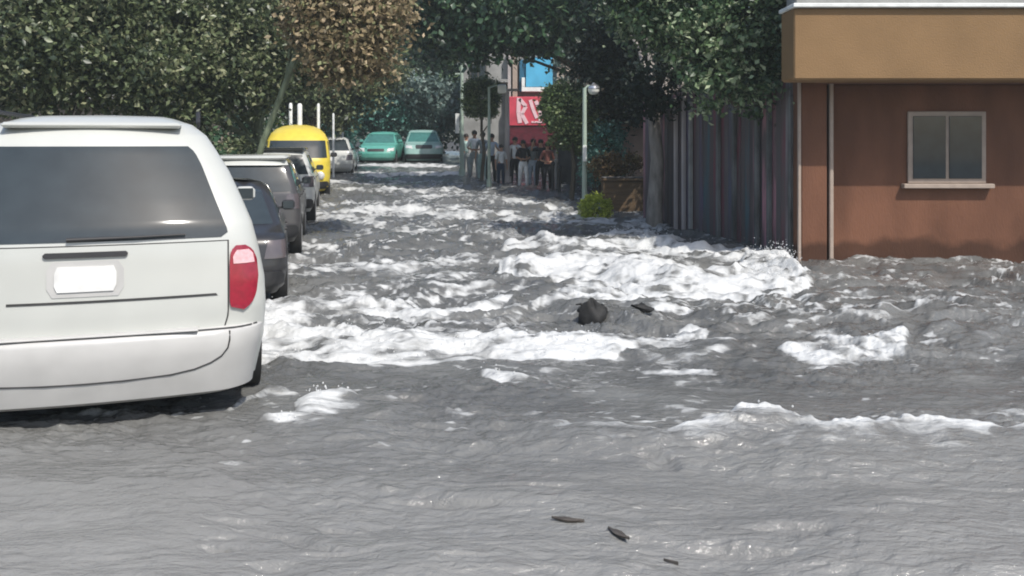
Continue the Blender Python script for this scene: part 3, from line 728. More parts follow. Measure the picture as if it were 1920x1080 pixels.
# ---------------------------------------------------------------- trees and plants
def leaf_mesh(name, pts, size, seed=0, droop=.4, tint=None):
    """pts: (n,3) leaf positions; one folded leaf blade each"""
    rg = np.random.default_rng(seed); n = len(pts)
    th = rg.uniform(0, 2*np.pi, n); el = rg.normal(-droop, .55, n)
    d = np.stack([np.cos(th)*np.cos(el), np.sin(th)*np.cos(el), np.sin(el)], -1)
    r = rg.normal(0, 1, (n, 3)); s = np.cross(d, r); s /= np.linalg.norm(s, axis=1)[:, None]+1e-9
    nn = np.cross(d, s)
    Ls = size*rg.uniform(.6, 1.3, n)[:, None]; Wd = Ls*rg.uniform(.22, .36, n)[:, None]
    p = pts
    v = np.stack([p, p+d*Ls*.45+s*Wd+nn*Wd*.25, p+d*Ls, p+d*Ls*.45-s*Wd+nn*Wd*.25], 1).reshape(-1, 3)
    f = np.arange(n*4).reshape(n, 4)
    me = bpy.data.meshes.new(name); me.vertices.add(n*4); me.vertices.foreach_set('co', v.ravel().astype(np.float32))
    f2 = np.stack([f[:, [0, 1, 2]], f[:, [0, 2, 3]]], 1).reshape(-1, 3)
    me.loops.add(f2.size); me.loops.foreach_set('vertex_index', f2.ravel().astype(np.int32))
    me.polygons.add(len(f2)); me.polygons.foreach_set('loop_start', np.arange(0, f2.size, 3, dtype=np.int32)); me.polygons.foreach_set('loop_total', np.full(len(f2), 3, np.int32))
    me.update(calc_edges=True)
    t = rg.beta(1.6, 2.2, n) if tint is None else np.clip(tint+rg.normal(0, .16, n), 0, 1)
    a = me.attributes.new('tint', 'FLOAT', 'POINT'); a.data.foreach_set('value', np.repeat(t, 4).astype(np.float32))
    return me
def crown_pts(blobs, n, seed, clump=.32, hang=0, solid=.55):
    rg = np.random.default_rng(seed)
    vol = np.array([b[1][0]*b[1][1]*b[1][2] for b in blobs])**.8; ks = rg.choice(len(blobs), size=max(30, n//28), p=vol/vol.sum())
    cc = []; tt = []
    for k in ks:
        c, r = blobs[k]
        d = rg.normal(0, 1, 3); d /= np.linalg.norm(d); rad = rg.uniform(solid**3, 1)**(1/3)
        cc.append(np.array(c)+d*np.array(r)*rad); tt.append(rg.uniform(0, 1))
    cc = np.array(cc); tt = np.array(tt); i = rg.integers(0, len(cc), n)
    cs = clump*rg.uniform(.5, 1.3, len(cc))
    p = cc[i]+rg.normal(0, 1, (n, 3))*cs[i][:, None]*np.array([1, 1, .75])
    if hang: p[:, 2] -= np.abs(rg.normal(0, hang, n))
    return p, cc, tt[i]
def tree(name, label, cat, base, trunk_top, r0, blobs, n, size, leafm, barkm, seed, clump=.32, group=None, limbs=9, droop=.4, hang=0, solid=.5, lean=None):
    """crown coordinates are relative to the base"""
    t = empty(name, base, 0, label, cat, group)
    tb = MB(); tt = Vector(trunk_top); rr = random.Random(seed)
    p0 = Vector((0, 0, -.45)); mid = tt*.5+Vector((rr.uniform(-.1, .1), rr.uniform(-.1, .1), 0))
    tb.tube([p0, Vector((0, 0, .05)), mid*.5, mid, tt*.8, tt], [r0*1.35, r0*1.12, r0, r0*.88, r0*.78, r0*.7], 14)
    p, cc, tnt = crown_pts(blobs, n, seed, clump, hang, solid)
    tips = [cc[k] for k in np.random.default_rng(seed+1).choice(len(cc), min(limbs, len(cc)), replace=False)]
    for q in tips:
        q = Vector(q); a = tt*rr.uniform(.72, .98); m_ = a.lerp(q, .5)+Vector((rr.uniform(-.25, .25), rr.uniform(-.25, .25), rr.uniform(-.1, .35)))
        tb.tube([a, a.lerp(m_, .5)+Vector((0, 0, .05)), m_, m_.lerp(q, .6), q], [r0*.42, r0*.34, r0*.25, r0*.16, r0*.06], 7)
    tb.build('trunk', barkm, t, True)
    link('crown', leaf_mesh('crown', p, size, seed, droop, tnt), leafm, t)
    return t
def shrub(name, label, cat, base, blobs, n, size, leafm, seed, clump=.1, group=None, solid=.75, stems=7, barkm=None, droop=0):
    t = empty(name, base, 0, label, cat, group)
    p, cc, tnt = crown_pts(blobs, n, seed, clump, 0, solid)
    link('foliage', leaf_mesh('foliage', p, size, seed, droop, tnt), leafm, t)
    s = MB(); rr = random.Random(seed)
    for k in range(stems):
        q = Vector(cc[rr.randrange(len(cc))]); s.tube([(rr.uniform(-.05, .05), rr.uniform(-.05, .05), -.4), (q.x*.3, q.y*.3, q.z*.45), q], [.03, .02, .008], 6)
    s.build('stems', barkm or M['bark'], t, True)
    return t
def rel(base, pts):
    """pts: (px,py,Y,rx,ry,rz) -> blobs relative to base"""
    return [((Xp(a, Y)-base[0], Y-base[1], Zp(b, Y)-base[2]), (rx, ry, rz)) for (a, b, Y, rx, ry, rz) in pts]

# left: olive tree over the parked row
base = at(484, 22.5)
tree('street_tree', 'olive green broadleaf tree above the parked cars, pale trunk behind the off-roader', 'tree', base, (0, 0, 2.3), .13,
     rel(base, [(430, 60, 21, 1.7, 1.3, 1.5), (330, 120, 20, 1.6, 1.2, 1.6), (520, 70, 22, 1.3, 1.2, 1.3), (440, 150, 21, 1.2, 1.1, .9), (560, 120, 22.5, .9, .9, .7), (250, 20, 20, 1.8, 1.4, 1.6), (480, -40, 22, 1.8, 1.4, 1.4)]),
     42000, .135, L_olive, M['green_bark'], 101, .18, limbs=16, solid=.35)
base = at(440, 18.4)
tree('street_tree', 'tree with dry brown drooping leaves reaching over the street, beside the olive green one', 'tree', base, (1.5, -.8, 3.9), .07,
     rel(base, [(650, 40, 17.4, .80, .7, .84), (705, 10, 17.6, .70, .7, .7), (620, 85, 17.4, .6, .5, .55), (640, -40, 17.6, 1.0, .9, .8), (690, 95, 17.6, .42, .45, .45), (580, 20, 17.4, .45, .45, .55)]),
     24000, .12, L_dry, M['green_bark'], 102, .18, limbs=12, hang=.12, solid=.35)
# dark mass under the dry tree and further along the left side
base = at(585, 34)
tree('street_tree', 'low dark green tree filling the gap above the yellow minibus', 'tree', base, (0, 0, 1.9), .12,
     rel(base, [(560, 170, 34, 1.6, 1.2, .9), (660, 165, 35, 1.4, 1.2, .9), (600, 130, 35, 1.7, 1.3, 1.0), (700, 130, 35, 1.3, 1.1, 1.0), (620, 215, 35, 1.3, 1.0, .55)]),
     15000, .18, L_olive, M['bark'], 103, .24, solid=.3)
# centre and right canopies
base = at(1150, 32)
tree('street_tree', 'large dark green tree arching over the middle of the street', 'tree', base, (-.4, -.5, 4.0), .2,
     rel(base, [(950, 20, 28, 1.9, 1.3, 1.1), (850, 25, 29, 1.6, 1.3, 1.3), (1060, 10, 28, 1.8, 1.3, 1.1), (1150, 20, 28, 1.5, 1.2, 1.3), (900, -60, 29, 2.6, 1.6, 1.2), (800, -30, 29, 1.6, 1.4, 1.3), (1080, -60, 29, 2.4, 1.6, 1.2), (1010, 60, 27.5, .7, .7, .45), (890, 70, 28, .8, .8, .5)]),
     36000, .24, L_dark, M['bark'], 104, .30, limbs=16, hang=.15, solid=.35)
base = at(1226, 20.6)
tree('street_tree', 'tree with shade put into its leaf colour and a pale straight trunk beside the painted boards', 'tree', base, (0, 0, 2.9), .17,
     rel(base, [(1190, 120, 25.5, 1.2, .9, 1.1), (1240, 150, 25, 1.2, 1.0, .8), (1300, 120, 23, 1.3, 1.0, 1.1), (1150, 110, 26, 1.1, .9, .8), (1180, 190, 26, 1.0, .8, .5), (1220, 40, 25, 1.8, 1.2, 1.0), (1290, 195, 23.0, 1.2, .8, .5), (1380, 170, 21.5, 1.1, .9, .7), (1440, 120, 20, .9, .9, .9), (1235, 150, 19.7, .75, .4, .4), (1225, 190, 20.0, .35, .35, .25)]),
     32000, .17, L_shade, M['pale_bark'], 105, .26, limbs=10, solid=.25)
base = at(1420, 17.6)
tree('street_tree', 'leafy mid green tree hanging over the painted board wall', 'tree', base, (-.1, 0, 2.9), .15,
     rel(base, [(1340, 60, 16.5, 1.15, .9, .85), (1250, 30, 17, 1.1, .9, .7), (1400, 120, 16.3, .8, .8, .65), (1340, 150, 16.2, .6, .6, .45), (1430, 40, 16.5, .9, .9, .8), (1200, 10, 17.5, .8, .8, .5), (1330, 195, 16.2, .3, .4, .18), (1440, 180, 16.6, .5, .6, .45), (1300, -40, 17, 1.8, 1.1, .8), (1420, -60, 17, 1.5, 1.1, .8)]),
     31000, .12, L_mid, M['bark'], 106, .15, limbs=14, solid=.4)
# far backdrop trees closing the street
base = at(770, 52)
far = tree('far_tree', 'tall dark tree behind the two green cars at the end of the street', 'tree', base, (0, 0, 3.5), .25,
     [((0, 0, 5.2), (3.6, 2.2, 2.6)), ((-2.5, .5, 4.0), (2.2, 1.8, 2.2)), ((2.6, 0, 4.4), (2.4, 1.8, 2.4)), ((0, -.3, 2.6), (3.4, 1.6, 1.2)), ((.5, .5, 7.6), (3.0, 2, 2.0)), ((0, .8, 1.2), (3.6, 1.0, 1.2))],
     22000, .30, L_dark, M['bark'], 107, .42, group='dark trees closing the far view', solid=.2)
fl = [(-17.5, 50, 1.1, .4, 'dark tree far left of the street end, behind the parked row'), (-11.5, 54, 1.05, 2.0, 'dark tree behind the small white hatchback'),
      (3.6, 56, 1.25, 1.1, 'dark tree rising behind the concrete building, left of the blue panel'), (10.5, 54, 1.2, 3.0, 'dark tree behind the shop, above the round street tree'),
      (18.5, 47, 1.15, 4.2, 'dark tree far behind the painted board wall'), (-24, 40, 1.1, 5.2, 'dark tree at the outer left beyond the minivan'), (26, 42, 1.2, .9, 'dark tree at the outer right behind the terracotta house'), (-13.5, 33, .9, 2.6, 'dark tree behind the olive green tree on the left')]
for x, y, s_, rz, lb in fl:
    c = copy_tree(far); c.location = (x, y, W(y)); c.scale = (s_, s_, s_); c.rotation_euler = (0, 0, rz); c['label'] = lb
base = at(700, 47)
tree('far_tree', 'blue green tree right above the sea green car', 'tree', base, (0, 0, 1.8), .14,
     rel(base, [(670, 200, 46.5, 1.5, 1.2, 1.2), (740, 210, 46.5, 1.5, 1.0, 1.0), (710, 170, 46.5, 1.6, 1.2, .9), (790, 230, 47, 1.3, 1.0, .8), (640, 230, 47, 1.2, 1, 1.0)]), 11000, .22, L_teal, M['bark'], 108, .28, solid=.3)
base = at(800, 49)
tree('far_tree', 'dull tree with hazy grey green leaf colour above the sage green estate', 'tree', base, (0, 0, 2.6), .14,
     rel(base, [(800, 175, 46, 1.6, 1.0, .65), (840, 200, 46, 1.0, .9, .7), (760, 165, 46, 1.1, .9, .5), (820, 215, 46.5, 1.2, .9, .5)]), 8000, .24, L_haze, M['bark'], 109, .26, solid=.3)

# clipped street trees on the right
base = at(903, 31.5)
tree('clipped_tree', 'box clipped small tree between the two tall poles', 'tree', base, (0, 0, 2.2), .06,
     [((0, 0, 2.9), (.62, .6, .70)), ((-.3, 0, 3.2), (.34, .5, .36)), ((.3, 0, 3.2), (.34, .5, .36)), ((-.3, 0, 2.55), (.34, .5, .36)), ((.3, 0, 2.55), (.34, .5, .36))], 10000, .085, L_lit, M['bark'], 110, .07, limbs=6, solid=.7, droop=0)
base = at(1072, 26.2)
tree('clipped_tree', 'round bushy small tree in front of the red shop sign', 'tree', base, (0, 0, 1.9), .07,
     [((0, 0, 2.55), (.92, .75, .70)), ((-.25, 0, 2.9), (.6, .5, .42)), ((.3, 0, 2.2), (.7, .55, .6)), ((-.2, .1, 1.9), (.5, .5, .45)), ((.45, 0, 1.7), (.45, .5, .5))], 15000, .11, L_lit, M['bark'], 111, .10, limbs=7, solid=.6, droop=.1)
base = at(1118, 25.4)
shrub('shrub', 'tall dark green shrub behind the lamp post', 'shrub', base, [((.35, .4, 1.5), (.5, .5, .8)), ((.2, .3, .9), (.6, .5, .5))], 6000, .10, L_teal, 112, .10)
base = at(1116, 21.9)
shrub('ball_bush', 'bright lime green ball bush at the foot of the lamp post', 'bush', base, [((0, 0, .22), (.36, .36, .33))], 5200, .055, L_lime, 113, .045, solid=.8)
base = at(1165, 24.2)
shrub('shrub', 'brownish dry shrub above the dark planter wall', 'shrub', base, [((0, 0, 1.15), (.55, .4, .25)), ((-.4, 0, 1.0), (.4, .4, .3))], 3500, .08, leaf_mat('rust_leaves', [(0, (.05, .035, .015)), (.6, (.15, .09, .04)), (1, (.22, .18, .08))], .6), 114, .09)
# undergrowth behind the left kerb
for k, (px, Y, sx, sz, m_, lb) in enumerate([(385, 17.5, 1.0, .95, L_dark, 'dark leafy shrub seen just over the minivan pillar'), (440, 20, .9, .9, L_olive, 'olive shrub behind the pale roof of the dark grey off-roader'), (505, 30, 1.2, 1.2, L_dark, 'dark shrub behind the yellow minibus, left side'), (640, 38, 1.1, .9, L_teal, 'blue green shrub behind the small white hatchback'),
                                            (250, 14.5, 1.1, 1.0, L_dark, 'dark shrub behind the minivan roof, further left'), (120, 13, 1.1, 1.0, L_olive, 'olive shrub at the outer left above the minivan')]):
    base = at(px, Y)
    shrub('shrub', lb, 'shrub', (base.x-.3, Y, base.z), [((0, 0, .9*sz), (.9*sx, .6, .8*sz)), ((-.6, 0, 1.3*sz), (.8*sx, .6, .7*sz)), ((.2, .1, 1.7*sz), (.6*sx, .5, .45))], 6500, .12, m_, 120+k, .16, group='shrubs behind the left kerb', solid=.4, droop=.3)
base = at(120, 19)
tree('street_tree', 'green tree at the outer left above the minivan roof', 'tree', base, (0, 0, 2.4), .16,
     rel(base, [(100, 60, 18, 1.8, 1.4, 1.4), (220, 130, 18.5, 1.4, 1.1, .9), (20, 120, 18, 1.6, 1.2, 1.1), (100, -40, 18, 2.2, 1.5, 1.1)]), 28000, .135, L_olive, M['bark'], 131, .26, solid=.35)

# ---------------------------------------------------------------- right side: terracotta house, painted board wall
def tide(m, z0, z1):
    n = m.node_tree; b = n.nodes['Principled BSDF']; src = b.inputs['Base Color'].links[0].from_socket
    tc = n.nodes.new('ShaderNodeTexCoord'); sp = n.nodes.new('ShaderNodeSeparateXYZ'); n.links.new(tc.outputs['Object'], sp.inputs[0])
    nz = n.nodes.new('ShaderNodeTexNoise'); nz.inputs['Scale'].default_value = 2.2; nz.inputs['Detail'].default_value = 6; n.links.new(tc.outputs['Object'], nz.inputs['Vector'])
    ad = n.nodes.new('ShaderNodeMath'); ad.operation = 'MULTIPLY_ADD'; n.links.new(nz.outputs['Fac'], ad.inputs[0]); ad.inputs[1].default_value = -.5; n.links.new(sp.outputs['Z'], ad.inputs[2])
    mr = n.nodes.new('ShaderNodeMapRange'); mr.inputs['From Min'].default_value = z0; mr.inputs['From Max'].default_value = z1; mr.inputs['To Min'].default_value = .45; n.links.new(ad.outputs[0], mr.inputs['Value'])
    mx = n.nodes.new('ShaderNodeMix'); mx.data_type = 'RGBA'; mx.blend_type = 'MULTIPLY'; mx.inputs[0].default_value = 1
    n.links.new(src, mx.inputs[6]); n.links.new(mr.outputs[0], mx.inputs[7]); n.links.new(mx.outputs[2], b.inputs['Base Color'])
def house_right():
    t = empty('house', (4.7, 15.3, W(15)-.3), 0, 'ochre and terracotta house with a column at the right edge', 'house')
    o = Vector((4.7, 15.3, W(15)-.3))
    def bx(name, x0, x1, y0, y1, z0, z1, m_, b=.012, par=None):
        q = MB(); q.box(x0-o.x, x1-o.x, y0-o.y, y1-o.y, z0-o.z, z1-o.z, b); return q.build(name, m_, par or t)
    g0 = W(15)-.35
    bx('balcony', 4.37, 10.5, 14.3, 14.98, Zp(150, 14.3), Zp(14, 14.3), M['ochre'], .03)
    bx('ledge', 4.34, 10.6, 14.22, 15.02, Zp(14, 14.25)+.002, Zp(6, 14.25), M['white_post'], .01)
    bx('parapet', 4.45, 10.4, 14.45, 14.97, Zp(6, 14.3)+.004, Zp(6, 14.3)+1.6, M['concrete'], .02)
    bx('upper_storey', 4.95, 10.4, 14.985, 16.6, Zp(150, 14.3)+.002, 5.6, M['terracotta'], .02)
    bx('column', Xp(1502, 15.2), Xp(1551, 15.2), 15.2, 15.66, g0, Zp(146, 15.2), M['terracotta'], .03)
    bx('corner_trim', Xp(1497, 15.19), Xp(1502, 15.2)-.001, 15.19, 15.25, g0, Zp(146, 15.2), M['trim'], .006)
    bx('drain_pipe', Xp(1552, 15.3)+.01, Xp(1560, 15.3)+.01, 15.24, 15.30, g0, Zp(146, 15.2), M['trim'], .02)
    bx('ground_floor_wall', Xp(1562, 15.35)+.02, 10.5, 15.42, 16.0, g0, Zp(150, 14.3)-.002, M['terracotta'], .01)
    w_ = bx('window', 6.6, 7.9, 15.37, 15.415, .9, 2.1, M['trim'], .01)
    bx('pane', 6.68, 7.22, 15.35, 15.372, .98, 2.02, M['glass'], .004, w_); bx('pane', 7.28, 7.82, 15.35, 15.372, .98, 2.02, M['glass'], .004, w_)
    bx('sill', 6.5, 8.0, 15.28, 15.418, .82, .895, M['trim'], .008, w_)
    bx('side_wall', Xp(1562, 15.35)+.02, Xp(1562, 15.35)+.4, 16.002, 16.6, g0, Zp(150, 14.3)-.002, M['terracotta'], .01)
house_right()
tide(M['terracotta'], .28, .42)

def board_wall():
    A = Vector((Xp(1503, 15.45), 15.45, 0)); Bp = Vector((Xp(1204, 22.2), 22.2, 0))
    d = Bp-A; Lw = d.length; ang = math.atan2(d.y, d.x)
    t = empty('painted_wall', (A.x, A.y, 0), ang, 'dark wall of tall boards streaked with purple, teal and pink paint', 'wall')
    m = bpy.data.materials.new('painted_boards'); m.use_nodes = True; n = m.node_tree; b = n.nodes['Principled BSDF']
    tc = n.nodes.new('ShaderNodeTexCoord'); sp = n.nodes.new('ShaderNodeSeparateXYZ'); n.links.new(tc.outputs['Object'], sp.inputs[0])
    mul = n.nodes.new('ShaderNodeMath'); mul.operation = 'MULTIPLY'; mul.inputs[1].default_value = 1/.16; n.links.new(sp.outputs[0], mul.inputs[0])
    fl_ = n.nodes.new('ShaderNodeMath'); fl_.operation = 'FLOOR'; n.links.new(mul.outputs[0], fl_.inputs[0])
    wn = n.nodes.new('ShaderNodeTexWhiteNoise'); wn.noise_dimensions = '1D'; n.links.new(fl_.outputs[0], wn.inputs['W'])
    rp = n.nodes.new('ShaderNodeValToRGB'); rp.color_ramp.interpolation = 'CONSTANT'
    cols = [(0, (.07, .07, .075)), (.16, (.11, .09, .15)), (.28, (.06, .11, .13)), (.4, (.12, .11, .12)), (.50, (.38, .18, .22)), (.60, (.06, .05, .06)), (.70, (.05, .22, .18)), (.78, (.17, .05, .07)), (.86, (.20, .19, .20)), (.94, (.08, .09, .14))]
    while len(rp.color_ramp.elements) < len(cols): rp.color_ramp.elements.new(.5)
    for e, (p, c) in zip(rp.color_ramp.elements, cols): e.position = p; e.color = (*c, 1)
    n.links.new(wn.outputs[0], rp.inputs[0])
    nz = n.nodes.new('ShaderNodeTexNoise'); nz.inputs['Scale'].default_value = 1.6; nz.inputs['Detail'].default_value = 5
    mp = n.nodes.new('ShaderNodeMapping'); mp.inputs['Scale'].default_value = (3.5, 1, .5); n.links.new(tc.outputs['Object'], mp.inputs[0]); n.links.new(mp.outputs[0], nz.inputs['Vector'])
    r2 = n.nodes.new('ShaderNodeValToRGB'); r2.color_ramp.elements[0].position = .36; r2.color_ramp.elements[1].position = .60
    n.links.new(nz.outputs['Fac'], r2.inputs[0])
    mx = n.nodes.new('ShaderNodeMix'); mx.data_type = 'RGBA'; n.links.new(r2.outputs[0], mx.inputs[0]); n.links.new(rp.outputs[0], mx.inputs[6]); mx.inputs[7].default_value = (.10, .078, .08, 1)
    n.links.new(mx.outputs[2], b.inputs['Base Color']); b.inputs['Roughness'].default_value = .75
    q = MB(); k = 0; x = 0; rr = random.Random(5)
    while x < Lw-.16:
        dz = rr.uniform(-.03, .03); dy = rr.uniform(0, .02)
        q.box(x+.004, x+.156, dy-.03, dy, -.75, 2.65+dz, .004); x += .16
    q.build('boards', m, t)
    zz = MB(); zz.box(0, Lw, -.09, -.034, .2, .3); zz.box(0, Lw, -.09, -.034, 1.9, 2.0); zz.build('rails', M['wood'], t)
    for px, m_ in ((1272, 'pole_grey'), (1287, 'pole_grey'), (1300, 'concrete'), (1352, 'dark_wall'), (1382, 'pole_grey'), (1425, 'concrete'), (1448, 'dark_wall'), (1489, 'pole_green')):
        # ray to wall parameter
        u = (px-960)/F
        s_ = (A.x-u*A.y)/(u*d.y-d.x)
        xx_ = s_*Lw
        p_ = MB(); p_.box(xx_-.04, xx_+.04, .024, .10, -.75, 2.5+rr.uniform(-.2, .2), .01); p_.build('post', M[m_] if px < 1310 else M['aged_post'], t)
board_wall()
dark = MB(); dark.box(0, 9, 0, .3, -.8, 4.2, .02)  # added backdrop that keeps the gap under the canopy near black
dw = dark.build('dark_backdrop', M['dark_wall']); dw.location = (4.3, 24.5, 0); dw.rotation_euler = (0, 0, R(-8)); tag(dw, 'dark backdrop wall added behind the painted boards to deepen the shade', 'wall')

# planter, pale gate walls
t = empty('planter', at(1170, 23.3), 0, 'dark brown low planter box right of the lime ball bush', 'planter')
q = MB(); q.box(-.55, .62, -.25, .35, -.4, .78, .02); q.build('box', M['wood'], t)
q = MB(); q.box(-.60, .67, -.30, .40, .782, .84, .01); q.build('rim_board', M['wood'], t)
q = MB(); q.box(-.55, .62, -.24, .34, .842, .87, .01); q.build('soil', M['dark_wall'], t)
t = empty('garden_house', (Xp(1180, 27.2), 27.2, W(27)-.3), 0, 'small house with pale pinkish wall seen between trunk and shrub', 'house')
o = t.location
q = MB(); q.box(Xp(1160, 27.2)-o.x, Xp(1260, 27.2)-o.x, 0, 4, 0, Zp(225, 27.2)-o.z, .02); q.build('wall', M['pink_wall'], t)
q = MB(); q.box(Xp(1140, 27.4)-o.x, Xp(1160, 27.2)-o.x-.01, .25, 4, 0, Zp(235, 27.2)-o.z, .02); q.build('recess_wall', M['cream_wall'], t)
q = MB(); q.box(Xp(1130, 27)-o.x, Xp(1270, 27)-o.x, -.3, 4.2, Zp(225, 27.2)-o.z+.002, Zp(215, 27.2)-o.z, .02); q.build('roof', M['concrete'], t)
q = MB(); q.box(Xp(1160, 27.2)-o.x-.04, Xp(1160, 27.2)-o.x+.06, -.04, -.003, 0, Zp(228, 27.2)-o.z, .01); q.build('door_post', M['dark_wall'], t)

# ---------------------------------------------------------------- shop building at the far right bend
def shop():
    Y = 38.0
    o = Vector((Xp(1000, Y), Y, W(36)-.3))
    t = empty('shop', o, 0, 'concrete shop building with red sign, dark red awning and blue upper panel', 'shop')
    def bx(name, px0, px1, y0, y1, py0, py1, m_, b=.01, par=None, z0=None, z1=None):
        q = MB(); zz0 = (Zp(py1, Y)-o.z) if z0 is None else z0; zz1 = (Zp(py0, Y)-o.z) if z1 is None else z1
        q.box(Xp(px0, Y)-o.x, Xp(px1, Y)-o.x, y0, y1, zz0, zz1, b); return q.build(name, m_, par or t)
    bx('wall', 868, 1190, .3, 9, 60, 0, M['concrete'], .02, z0=0)
    w_ = bx('window', 880, 912, .22, .298, 118, 150, M['dark_wall'], .01); bx('pane', 883, 895, .2, .224, 121, 147, M['glass'], .004, w_); bx('pane', 898, 910, .2, .224, 121, 147, M['glass'], .004, w_)
    bx('eave', 872, 952, -.5, .298, 150, 156, M['concrete'], .01)
    bx('pilaster', 952, 958, -.1, .298, 95, 0, M['pole_grey'], .01, z0=0)
    bx('pilaster', 961, 970, -.15, .298, 95, 182, M['trim'], .01)
    bx('blue_side_panel', 974, 985, 0, .298, 112, 172, M['deepblue'], .01)
    bx('blue_panel', 986, 1036, -.1, .298, 108, 163, M['blue'], .01)
    bx('panel_rim', 978, 1040, -.16, .298, 164, 172, M['white_post'], .01)
    bx('panel_rim', 978, 984, -.16, -.002, 146, 163.6, M['white_post'], .01)
    bx('beige_wall', 1044, 1100, -.05, .298, 100, 190, M['cream_wall'], .01)
    s = bx('shop_sign', 954, 1046, -.35, .298, 182, 236, M['sign_red'], .02)
    # blurred white lettering on the sign
    q = MB(); rr = random.Random(3)
    def stroke(pts, r):
        P = [((Xp(a, Y)-o.x), -.375, Zp(b, Y)-o.z) for a, b in pts]
        for a, b in zip(P[:-1], P[1:]):
            a = Vector(a); b = Vector(b); dv = (b-a).normalized(); sd_ = Vector((-dv.z, 0, dv.x))*r
            vs = [a-sd_, a+sd_, b+sd_, b-sd_]; q.add([(*v,) for v in vs]+[(v.x, v.y+.03, v.z) for v in vs], [(0,1,2,3),(4,7,6,5),(0,4,5,1),(1,5,6,2),(2,6,7,3),(3,7,4,0)])
    stroke([(973, 184), (972, 212), (975, 231)], .085); stroke([(974, 186), (986, 200), (978, 214), (988, 232)], .075)
    stroke([(994, 188), (999, 205), (1006, 222)], .07); stroke([(1004, 190), (1012, 206), (1021, 189)], .08)
    stroke([(1012, 206), (1013, 228)], .075); stroke([(1026, 190), (1024, 228)], .07); stroke([(996, 229), (1034, 229)], .035)
    q.build('lettering', M['white_letter'], s)
    # awning: sloping cloth with a valance
    aw = MB(); x0, x1 = Xp(952, Y)-o.x, Xp(1060, Y)-o.x; zt, zb = Zp(238, Y)-o.z, Zp(268, Y)-o.z
    n_ = 16; vs = []
    for i in range(n_+1):
        x = x0+(x1-x0)*i/n_; sg_ = .02*math.sin(i*1.9)
        vs += [(x, -.3, zt), (x, -.8, (zt+zb)/2-.05+sg_), (x, -1.25, zb+sg_), (x, -1.26, zb-.28+(.03 if i % 2 else 0))]
    fs = [(i*4+k, (i+1)*4+k, (i+1)*4+k+1, i*4+k+1) for i in range(n_) for k in range(3)]
    aw.add(vs, fs); ao = aw.build('awning', M['awning_red'], t, True)
    md = ao.modifiers.new('s', 'SOLIDIFY'); md.thickness = .02
    bx('shop_shade_panel', 962, 1050, .24, .296, 262, 0, M['plastic'], .004, z0=.05)  # black slab in place of the shaded shop interior
    bx('counter', 975, 1035, -.4, .1, 0, 0, M['dark_wall'], .02, z0=.1, z1=1.1)
shop()
wl = MB(); wl.box(0, 7.6, 0, .25, -.8, 1.75, .02)
w2 = wl.build('low_wall', M['dark_wall']); w2.location = (Xp(1045, 31.5), 31.5, W(31)); w2.rotation_euler = (0, 0, math.atan2(-6, 4.6)); tag(w2, 'low dark wall along the right pavement behind the round tree', 'wall')
# bare pale branched tree against the shop
base = at(1078, 34)
tree('bare_tree', 'half bare pale branched tree against the beige shop wall', 'tree', base, (0, 0, 3.2), .12, rel(base, [(1075, 130, 34, .7, .6, .8), (1055, 105, 34, .45, .5, .3), (1100, 150, 34, .5, .5, .5)]), 1500, .14, L_haze, M['pale_bark'], 141, .15, limbs=16, solid=.3)

# ---------------------------------------------------------------- poles, lamps, posts
def pole(name, label, cat, px, Y, py_top, r, m_, extra=None):
    b = at(px, Y); t = empty(name, b, 0, label, cat)
    h = Zp(py_top, Y)-b.z
    q = MB(); q.tube([(0, 0, -.4), (0, 0, .15), (0, 0, h*.5), (0, 0, h)], [r*1.3, r*1.15, r, r*.85], 12); q.build('shaft', m_, t, True)
    q = MB(); q.tube([(0, 0, -.1), (0, 0, .22)], [r*1.9, r*1.7], 12); q.build('collar', m_, t, True)
    return t, h
t, h = pole('utility_pole', 'tall thin pale green pole carrying a narrow white sign, left of the box clipped tree', 'pole', 866, 34, 112, .07, M['pole_green'])
q = MB(); q.box(-.24, -.09, -.03, .03, Zp(250, 34)-t.location.z, Zp(213, 34)-t.location.z, .01); q.build('sign_board', M['white_post'], t)
q = MB(); q.box(-.26, .02, -.02, .02, Zp(140, 34)-t.location.z, Zp(137, 34)-t.location.z, .005); q.build('bracket', M['pole_green'], t)
t, h = pole('utility_pole', 'pinkish grey pole standing in front of the red shop sign', 'pole', 951, 31, 168, .085, M['pole_grey'])
q = MB(); q.box(-.12, .36, -.04, .04, h-.06, h+.03, .01); q.build('cross_arm', M['pole_grey'], t)
t, h = pole('street_lamp', 'small street lamp with square white head over the box clipped tree', 'street lamp', 917, 30, 163, .05, M['pole_green'])
q = MB(); q.tube([(0, 0, h-.03), (.22, 0, h+.05), (.42, 0, h+.03)], [.03, .028, .025], 8); q.build('arm', M['pole_green'], t, True)
q = MB(); q.box(.28, .56, -.12, .12, h-.22, h+.08, .04); q.build('lamp_head', M['globe'], t, True)
t, h = pole('street_lamp', 'pale green street lamp with white globe beside the lime ball bush', 'street lamp', 1096, 24.3, 165, .062, M['pole_green'])
q = MB(); q.tube([(0, 0, h-.03), (.08, 0, h+.05), (.22, 0, h+.06)], [.03, .028, .025], 8); q.build('arm', M['pole_green'], t, True)
q = MB(); q.lathe([(.02, .22), (.07, .17), (.15, .13), (.17, .06)], (.24, 0, h-.08), 'z', 18); q.build('lamp_cap', M['chrome'], t, True)
q = MB(); q.lathe([(.155, .055), (.15, .0), (.12, -.06), (.05, -.1)], (.24, 0, h-.08), 'z', 18); q.build('lamp_shade', M['globe'], t, True)
q = MB(); q.box(-.05, .05, -.09, -.04, 1.2, 1.62, .01); q.build('junction_box', M['white_post'], t)
